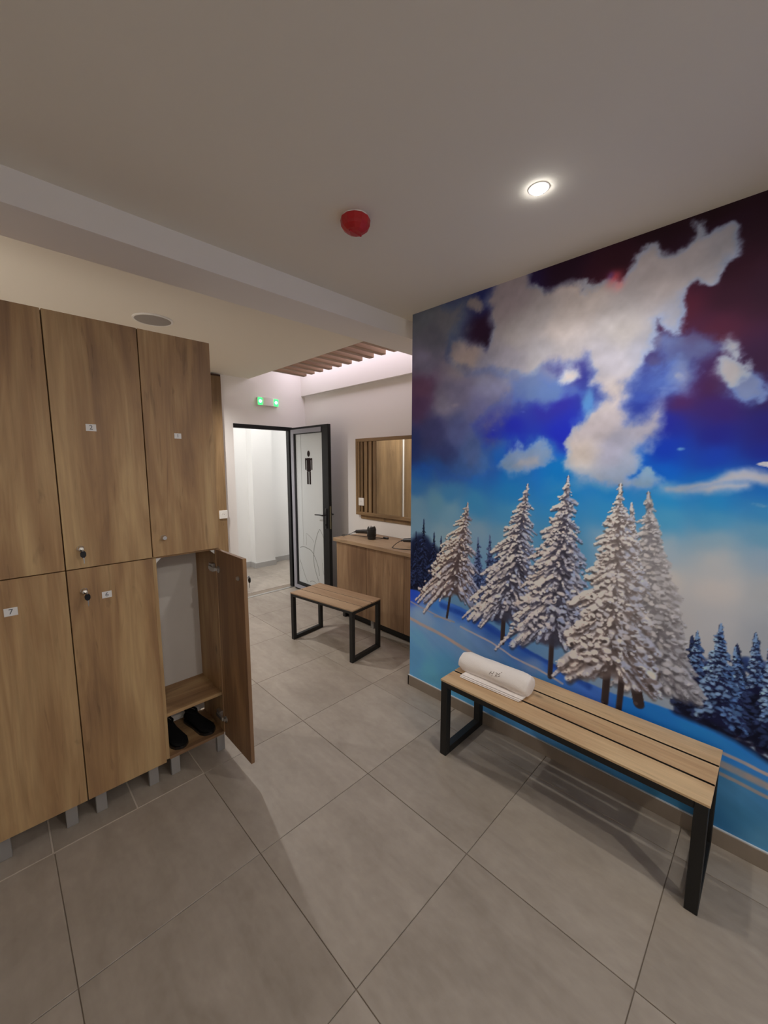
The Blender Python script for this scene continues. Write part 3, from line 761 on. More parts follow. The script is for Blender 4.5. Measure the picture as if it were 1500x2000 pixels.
def scatter(S_, Z_, pts, p=2.0, soft=0.05):
    """smooth colour field through scattered colour samples (s, z, r, g, b)"""
    num = np.zeros(S_.shape + (3,)); den = np.zeros(S_.shape)
    for s, z, r, g, b in pts:
        wgt = 1.0 / ((S_ - s) ** 2 + (Z_ - z) ** 2 + soft * soft) ** p
        num += wgt[..., None] * np.array([r, g, b], float); den += wgt
    return num / den[..., None]
def polyline_dist(S_, Z_, pts):
    best = np.full(S_.shape, 9.0)
    for (a, b), (c, d) in zip(pts, pts[1:]):
        vx, vy = c - a, d - b
        t = np.clip(((S_ - a) * vx + (Z_ - b) * vy) / (vx * vx + vy * vy + 1e-9), 0, 1)
        best = np.minimum(best, np.hypot(S_ - a - t * vx, Z_ - b - t * vy))
    return best
def polygon_sd(S_, Z_, poly):
    d = np.full(S_.shape, 9.0); ins = np.zeros(S_.shape, bool)
    for (a, b), (c, e) in zip(poly, poly[1:] + poly[:1]):
        vx, vy = c - a, e - b
        t = np.clip(((S_ - a) * vx + (Z_ - b) * vy) / (vx * vx + vy * vy + 1e-9), 0, 1)
        d = np.minimum(d, (S_ - a - t * vx) ** 2 + (Z_ - b - t * vy) ** 2)
        if abs(vy) > 1e-9: ins ^= ((b > Z_) != (e > Z_)) & (S_ < vx * (Z_ - b) / vy + a)
    return np.sqrt(d) * np.where(ins, -1, 1)
class Canvas:
    def __init__(self, s, z):
        self.s, self.z = s, z; self.S, self.Z = np.meshgrid(s, z); self.im = np.zeros(self.S.shape + (3,))
    def dab(self, s, z, r, col, alpha=1.0, ry=None, rot=0.0, edge=0.45):
        ry = ry or r; R = max(r, ry) * 1.3
        i0, i1 = np.searchsorted(self.s, (s - R, s + R)); j0, j1 = np.searchsorted(self.z, (z - R, z + R))
        if i1 <= i0 or j1 <= j0: return
        X = self.s[i0:i1][None, :] - s; Y = self.z[j0:j1][:, None] - z
        if rot:
            c, q = math.cos(rot), math.sin(rot); X, Y = X * c + Y * q, -X * q + Y * c
        d = np.sqrt((X / r) ** 2 + (Y / ry) ** 2)
        a = np.clip((1.0 + edge / 2 - d) / edge, 0, 1) * alpha
        v = self.im[j0:j1, i0:i1]
        v += (np.asarray(col, float) - v) * a[..., None]
def fir(cv, rs, tip, base, left, right, lit, shade, dark, boughs, lump, haze=None, p=0.9, warm_top=0.0):
    """one snowy fir: drooping snow-laden boughs around a leaning axis, drawn from the lowest to the top"""
    ts, tz = tip; bs, bz = base; H = tz - bz
    lit, shade, dark = (np.array(c, float) for c in (lit, shade, dark))
    def put(x, z, r, c, al, **k):
        if haze is not None:
            hz = haze(x, z); c = c + (hz[0] - c) * hz[1]
        cv.dab(x, z, r, c, al, **k)
    for k in range(60):                                   # dark core and trunk
        t = k / 59
        wd = (left + right) * .5 * t ** p * .55
        for q in range(3):
            put(ts + (bs - ts) * t + rs.uniform(-.5, .5) * wd + (right - left) * .25 * t, tz - H * t * .97, lump * (.35 + 1.1 * t), dark * rs.uniform(.8, 1.2), .8, edge=.9)
    prev = 0.0
    for k in range(boughs):
        f0 = 1 - (k + rs.uniform(0, 1)) / boughs
        t = .03 + .95 * max(f0, 0) ** .72
        u = 2 * ((k * .618034 + .13) % 1.0) - 1
        u = math.copysign(abs(u) ** .8, u)
        wd = (left if u < 0 else right) * t ** p * (.86 + .16 * math.sin(t * 41 + 1.3) + rs.uniform(-.10, .12)) + .004
        ax, az = ts + (bs - ts) * t, tz - H * (t * .90 - .012 + rs.uniform(-.012, .012))
        L = abs(u) * wd; sg = 1 if u > 0 else -1
        fall = L * (.10 + .62 * t) * rs.uniform(.75, 1.2) + H * (.012 + .055 * t) * (1.35 - abs(u))
        n = max(2, int(math.hypot(L, fall) / (lump * (.36 + .34 * t))))
        rr = lump * (.40 + .84 * t) * rs.choice([.72, .95, 1.1, 1.45])
        patch = math.sin(ax * 61 + u * 5 + az * 23) * math.sin(az * 47 - u * 3)      # clumps of light and shade
        side = np.clip(.5 - .50 * u + rs.uniform(-.22, .22) + .30 * patch - .55 * max(t - .55, 0) + warm_top * (1 - t), 0, 1)
        wd *= 1 + .14 * patch
        c0 = shade + (lit - shade) * side
        pts = []
        for q in range(n + 1):
            f = q / n
            pts.append((ax + sg * L * (.08 + .92 * f ** .9), az - fall * f ** 1.45, rr * (1.0 - .50 * f)))
        for x, z, r in pts:                               # shadow under the bough
            put(x, z - r * 1.15, r * .95, dark * rs.uniform(.6, 1.25), .55, ry=r * 1.0, edge=.8)
        ang = -sg * math.atan2(fall, L + 1e-4)
        for q, (x, z, r) in enumerate(pts):               # lumps of snow
            f = q / n
            cl = c0 * rs.uniform(.80, 1.12) * (.78 + .22 * min(1, f * 2 + .25))
            x += rs.uniform(-.3, .3) * r; z += rs.uniform(-.3, .3) * r
            put(x, z, r * 1.15, cl, .92, ry=r * rs.uniform(.68, .98), rot=ang * (.4 + .6 * f), edge=.6)
            if rs.rand() < .45: put(x + rs.uniform(-.5, .5) * r, z + .35 * r, r * .42, np.minimum(cl * 1.16, 238), .75, edge=.9)
            if rs.rand() < .55: put(x + rs.uniform(-.8, .8) * r, z - rs.uniform(.3, 1.0) * r, r * rs.uniform(.22, .38), dark * rs.uniform(.9, 1.5), .75, edge=.8)
        ex, ez, er = pts[-1]                              # needle fringe at the bough tip
        for q in range(3):
            put(ex + sg * rs.uniform(0, 1.3) * er, ez - rs.uniform(-.6, 1.2) * er, er * .38, (c0 if q else dark * 1.2) * rs.uniform(.8, 1.05), .8, ry=er * .2, rot=ang, edge=.8)
    for k in range(int(boughs * .9)):                     # loose clumps and dark holes over the crown
        t = .10 + .86 * rs.rand() ** .75; u = rs.uniform(-.85, .85)
        wd = (left if u < 0 else right) * t ** p
        x, z = ts + (bs - ts) * t + u * wd, tz - H * (t * .93) - abs(u) * wd * .35 * t
        r = lump * (.30 + .55 * t) * rs.uniform(.5, 1.25)
        for q in range(2): put(x + rs.uniform(-.8, .8) * r, z - r * rs.uniform(.6, 1.5), r * rs.uniform(.5, .95), dark * rs.uniform(.6, 1.2), .8, ry=r * rs.uniform(.4, .7), rot=rs.uniform(-.8, .8), edge=.8)
        side = np.clip(.55 - .55 * u + rs.uniform(-.3, .3) + warm_top * (1 - t) - .4 * max(t - .5, 0), 0, 1)
        cl = (shade + (lit - shade) * side) * rs.uniform(.9, 1.12)
        for q in range(3): put(x + rs.uniform(-.7, .7) * r, z + rs.uniform(-.3, .4) * r, r * rs.uniform(.5, .95), np.minimum(cl * rs.uniform(.9, 1.08), 240), .85, ry=r * rs.uniform(.4, .75), rot=rs.uniform(-.6, .6), edge=.7)
    for k in range(7): put(ts + rs.uniform(-.001, .001), tz + .008 - k * .005, .0026 + .0007 * k, (lit * .6 + shade * .4), .9, ry=.004)
def paint(cv, D):
    S_, Z_ = cv.S, cv.Z
    wx = (fbm(S_ * 7, Z_ * 7, 3, 4) - .5) * .10; wz = (fbm(S_ * 7, Z_ * 7, 11, 4) - .5) * .10
    im = scatter(S_ + wx * .6, Z_ + wz * .6, D['sky'])
    def layer(blobs, warp, namp, nsc, lo, hi, seed):
        A, B = S_ + wx * warp, Z_ + wz * warp
        F = np.zeros(S_.shape); W = np.full(S_.shape, 1e-6); col = np.zeros(S_.shape + (3,))
        for s, z, a, b, c, d, st, r, g, bl in blobs:
            det = a * d - b * c; X, Y = A - s, B - z
            u, v = (d * X - b * Y) / det, (-c * X + a * Y) / det
            q = u * u + v * v
            e = np.exp(-np.minimum(q, 9) ** 1.1 * .80)
            if st < 0: F -= F * min(1, -st) * np.exp(-np.minimum(q, 9) ** 1.3 * .7); continue
            F = F + (1 - F) * np.clip(st, 0, 1) * e
            wgt = np.exp(-np.minimum(q, 9) * .9) * st + 1e-6
            W += wgt; col += wgt[..., None] * np.array([r, g, bl], float)
        n = fbm(S_ * nsc, Z_ * nsc, seed, 6, .58) - .5
        width = (hi - lo) * (.55 + .95 * smooth(.3, .7, fbm(S_ * 4.5, Z_ * 4.5, seed + 9, 2)))
        return smooth(0, 1, (F + namp * n * np.clip(F * 4, 0, 1) - lo) / width), col / W[..., None]
    m0, c0 = layer(D['veil'], .8, 1.0, 6, .10, 1.0, 23)
    im = im + (c0 - im) * (m0 * .85)[..., None]
    field = scatter(S_ + wx * .8, Z_ + wz * .8, D['cloud_tone'], 2.0, .05)
    sh = fbm(S_ * 7 + .3, Z_ * 7, 57, 5) - .5
    sh2 = fbm(S_ * 7 + .3, Z_ * 7 + .30, 57, 5) - .5
    field = field * (1 + .12 * sh + .22 * (sh - sh2))[..., None]
    edge_n = fbm(S_ * 11, Z_ * 11, 131, 6, .58) - .5
    soft_n = smooth(.35, .7, fbm(S_ * 4.2, Z_ * 4.2, 151, 2))
    for name, al, rough, w0, w1, poly in D['cloud_shapes']:
        sd = polygon_sd(S_ + wx * .35, Z_ + wz * .35, poly) + rough * edge_n - .006
        wd = w0 + (w1 - w0) * soft_n
        m1 = smooth(1, -1, sd / wd) * al
        c1 = field if name == 'tone' else np.array(name, float) * (1 + .25 * sh)[..., None]
        rim = smooth(-.005, .035, -sd)[..., None]
        c1 = c1 * (np.array([.84, .94, 1.07]) * (1 - rim) + rim)
        im = im + (c1 - im) * m1[..., None]
    m1, c1 = layer(D['cloud'], .5, 1.3, 12, .22, .66, 41)
    im = im + (c1 - im) * m1[..., None]
    for s, z, r, cr, cg, cb, al in D['spots']:
        a = np.exp(-(((S_ + wx * .5 - s) ** 2 + (Z_ + wz * .5 - z) ** 2) / r ** 2)) * al
        im = im + (np.array([cr, cg, cb], float) - im) * a[..., None]
    # snow field
    gs, gz = np.array(D['snow_edge']).T
    edge = np.interp(S_, gs, gz) + (fbm(S_ * 18, Z_ * 3, 77, 3) - .5) * .012
    g = scatter(S_, Z_, D['snow']) * (1 + .07 * (fbm(S_ * 5 + Z_ * 8, Z_ * 26 + S_ * 13, 91, 4) - .5))[..., None]
    gm = smooth(-.006, .006, edge - Z_)
    ground = g
    for col, wd, soft, al, pts in D['streaks']:
        d = polyline_dist(S_ + wx * .15, Z_ + wz * .15, pts)
        a = (1 - smooth(wd * (1 - soft), wd * (1 + soft), d)) * al * (.75 + .5 * fbm(S_ * 30, Z_ * 30, 5, 3))
        ground = ground + (np.array(col, float) - ground) * np.clip(a, 0, 1)[..., None]
    rs = np.random.RandomState(12)
    cv.im = im
    for z_, s_, r, c in D['mass']:
        for k in range(26):
            cv.dab(s_ + rs.uniform(-1, 1) * r, z_ + rs.uniform(-1, 1) * r, r * rs.uniform(.25, .55), np.array(c) * rs.uniform(.7, 1.3), .8, edge=.9)
    for kind, tip, base, l, r, rows, lump in D['back']:
        lit, shade, dark = D['tones'][kind]
        fir(cv, rs, tip, base, l, r, lit, shade, dark, rows, lump)
    im = cv.im; cv.im = im + (ground - im) * gm[..., None]
    for kind, tip, base, l, r, rows, lump in D['front_dark']:
        lit, shade, dark = D['tones'][kind]
        fir(cv, rs, tip, base, l, r, lit, shade, dark, rows, lump)
    gx_, gz_, gr = D['glow']
    def haze(x, z):
        return np.array([158, 152, 148.]), .55 * math.exp(-(((x - gx_) / gr) ** 2 + ((z - gz_) / (gr * 1.1)) ** 2))
    for kind, tip, base, l, r, rows, lump, trunks in D['firs']:
        lit, shade, dark = D['tones'][kind]
        for (a, b), (c, d), wd in trunks:
            for k in range(40):
                f = k / 39; cv.dab(a + (c - a) * f, b + (d - b) * f, wd, (44, 36, 36), .9)
                cv.dab(a + (c - a) * f - wd * .6, b + (d - b) * f, wd * .4, (92, 80, 80), .4)
        fir(cv, rs, tip, base, l, r, lit, shade, dark, rows, lump, haze=haze, warm_top=.25)
    return cv.im
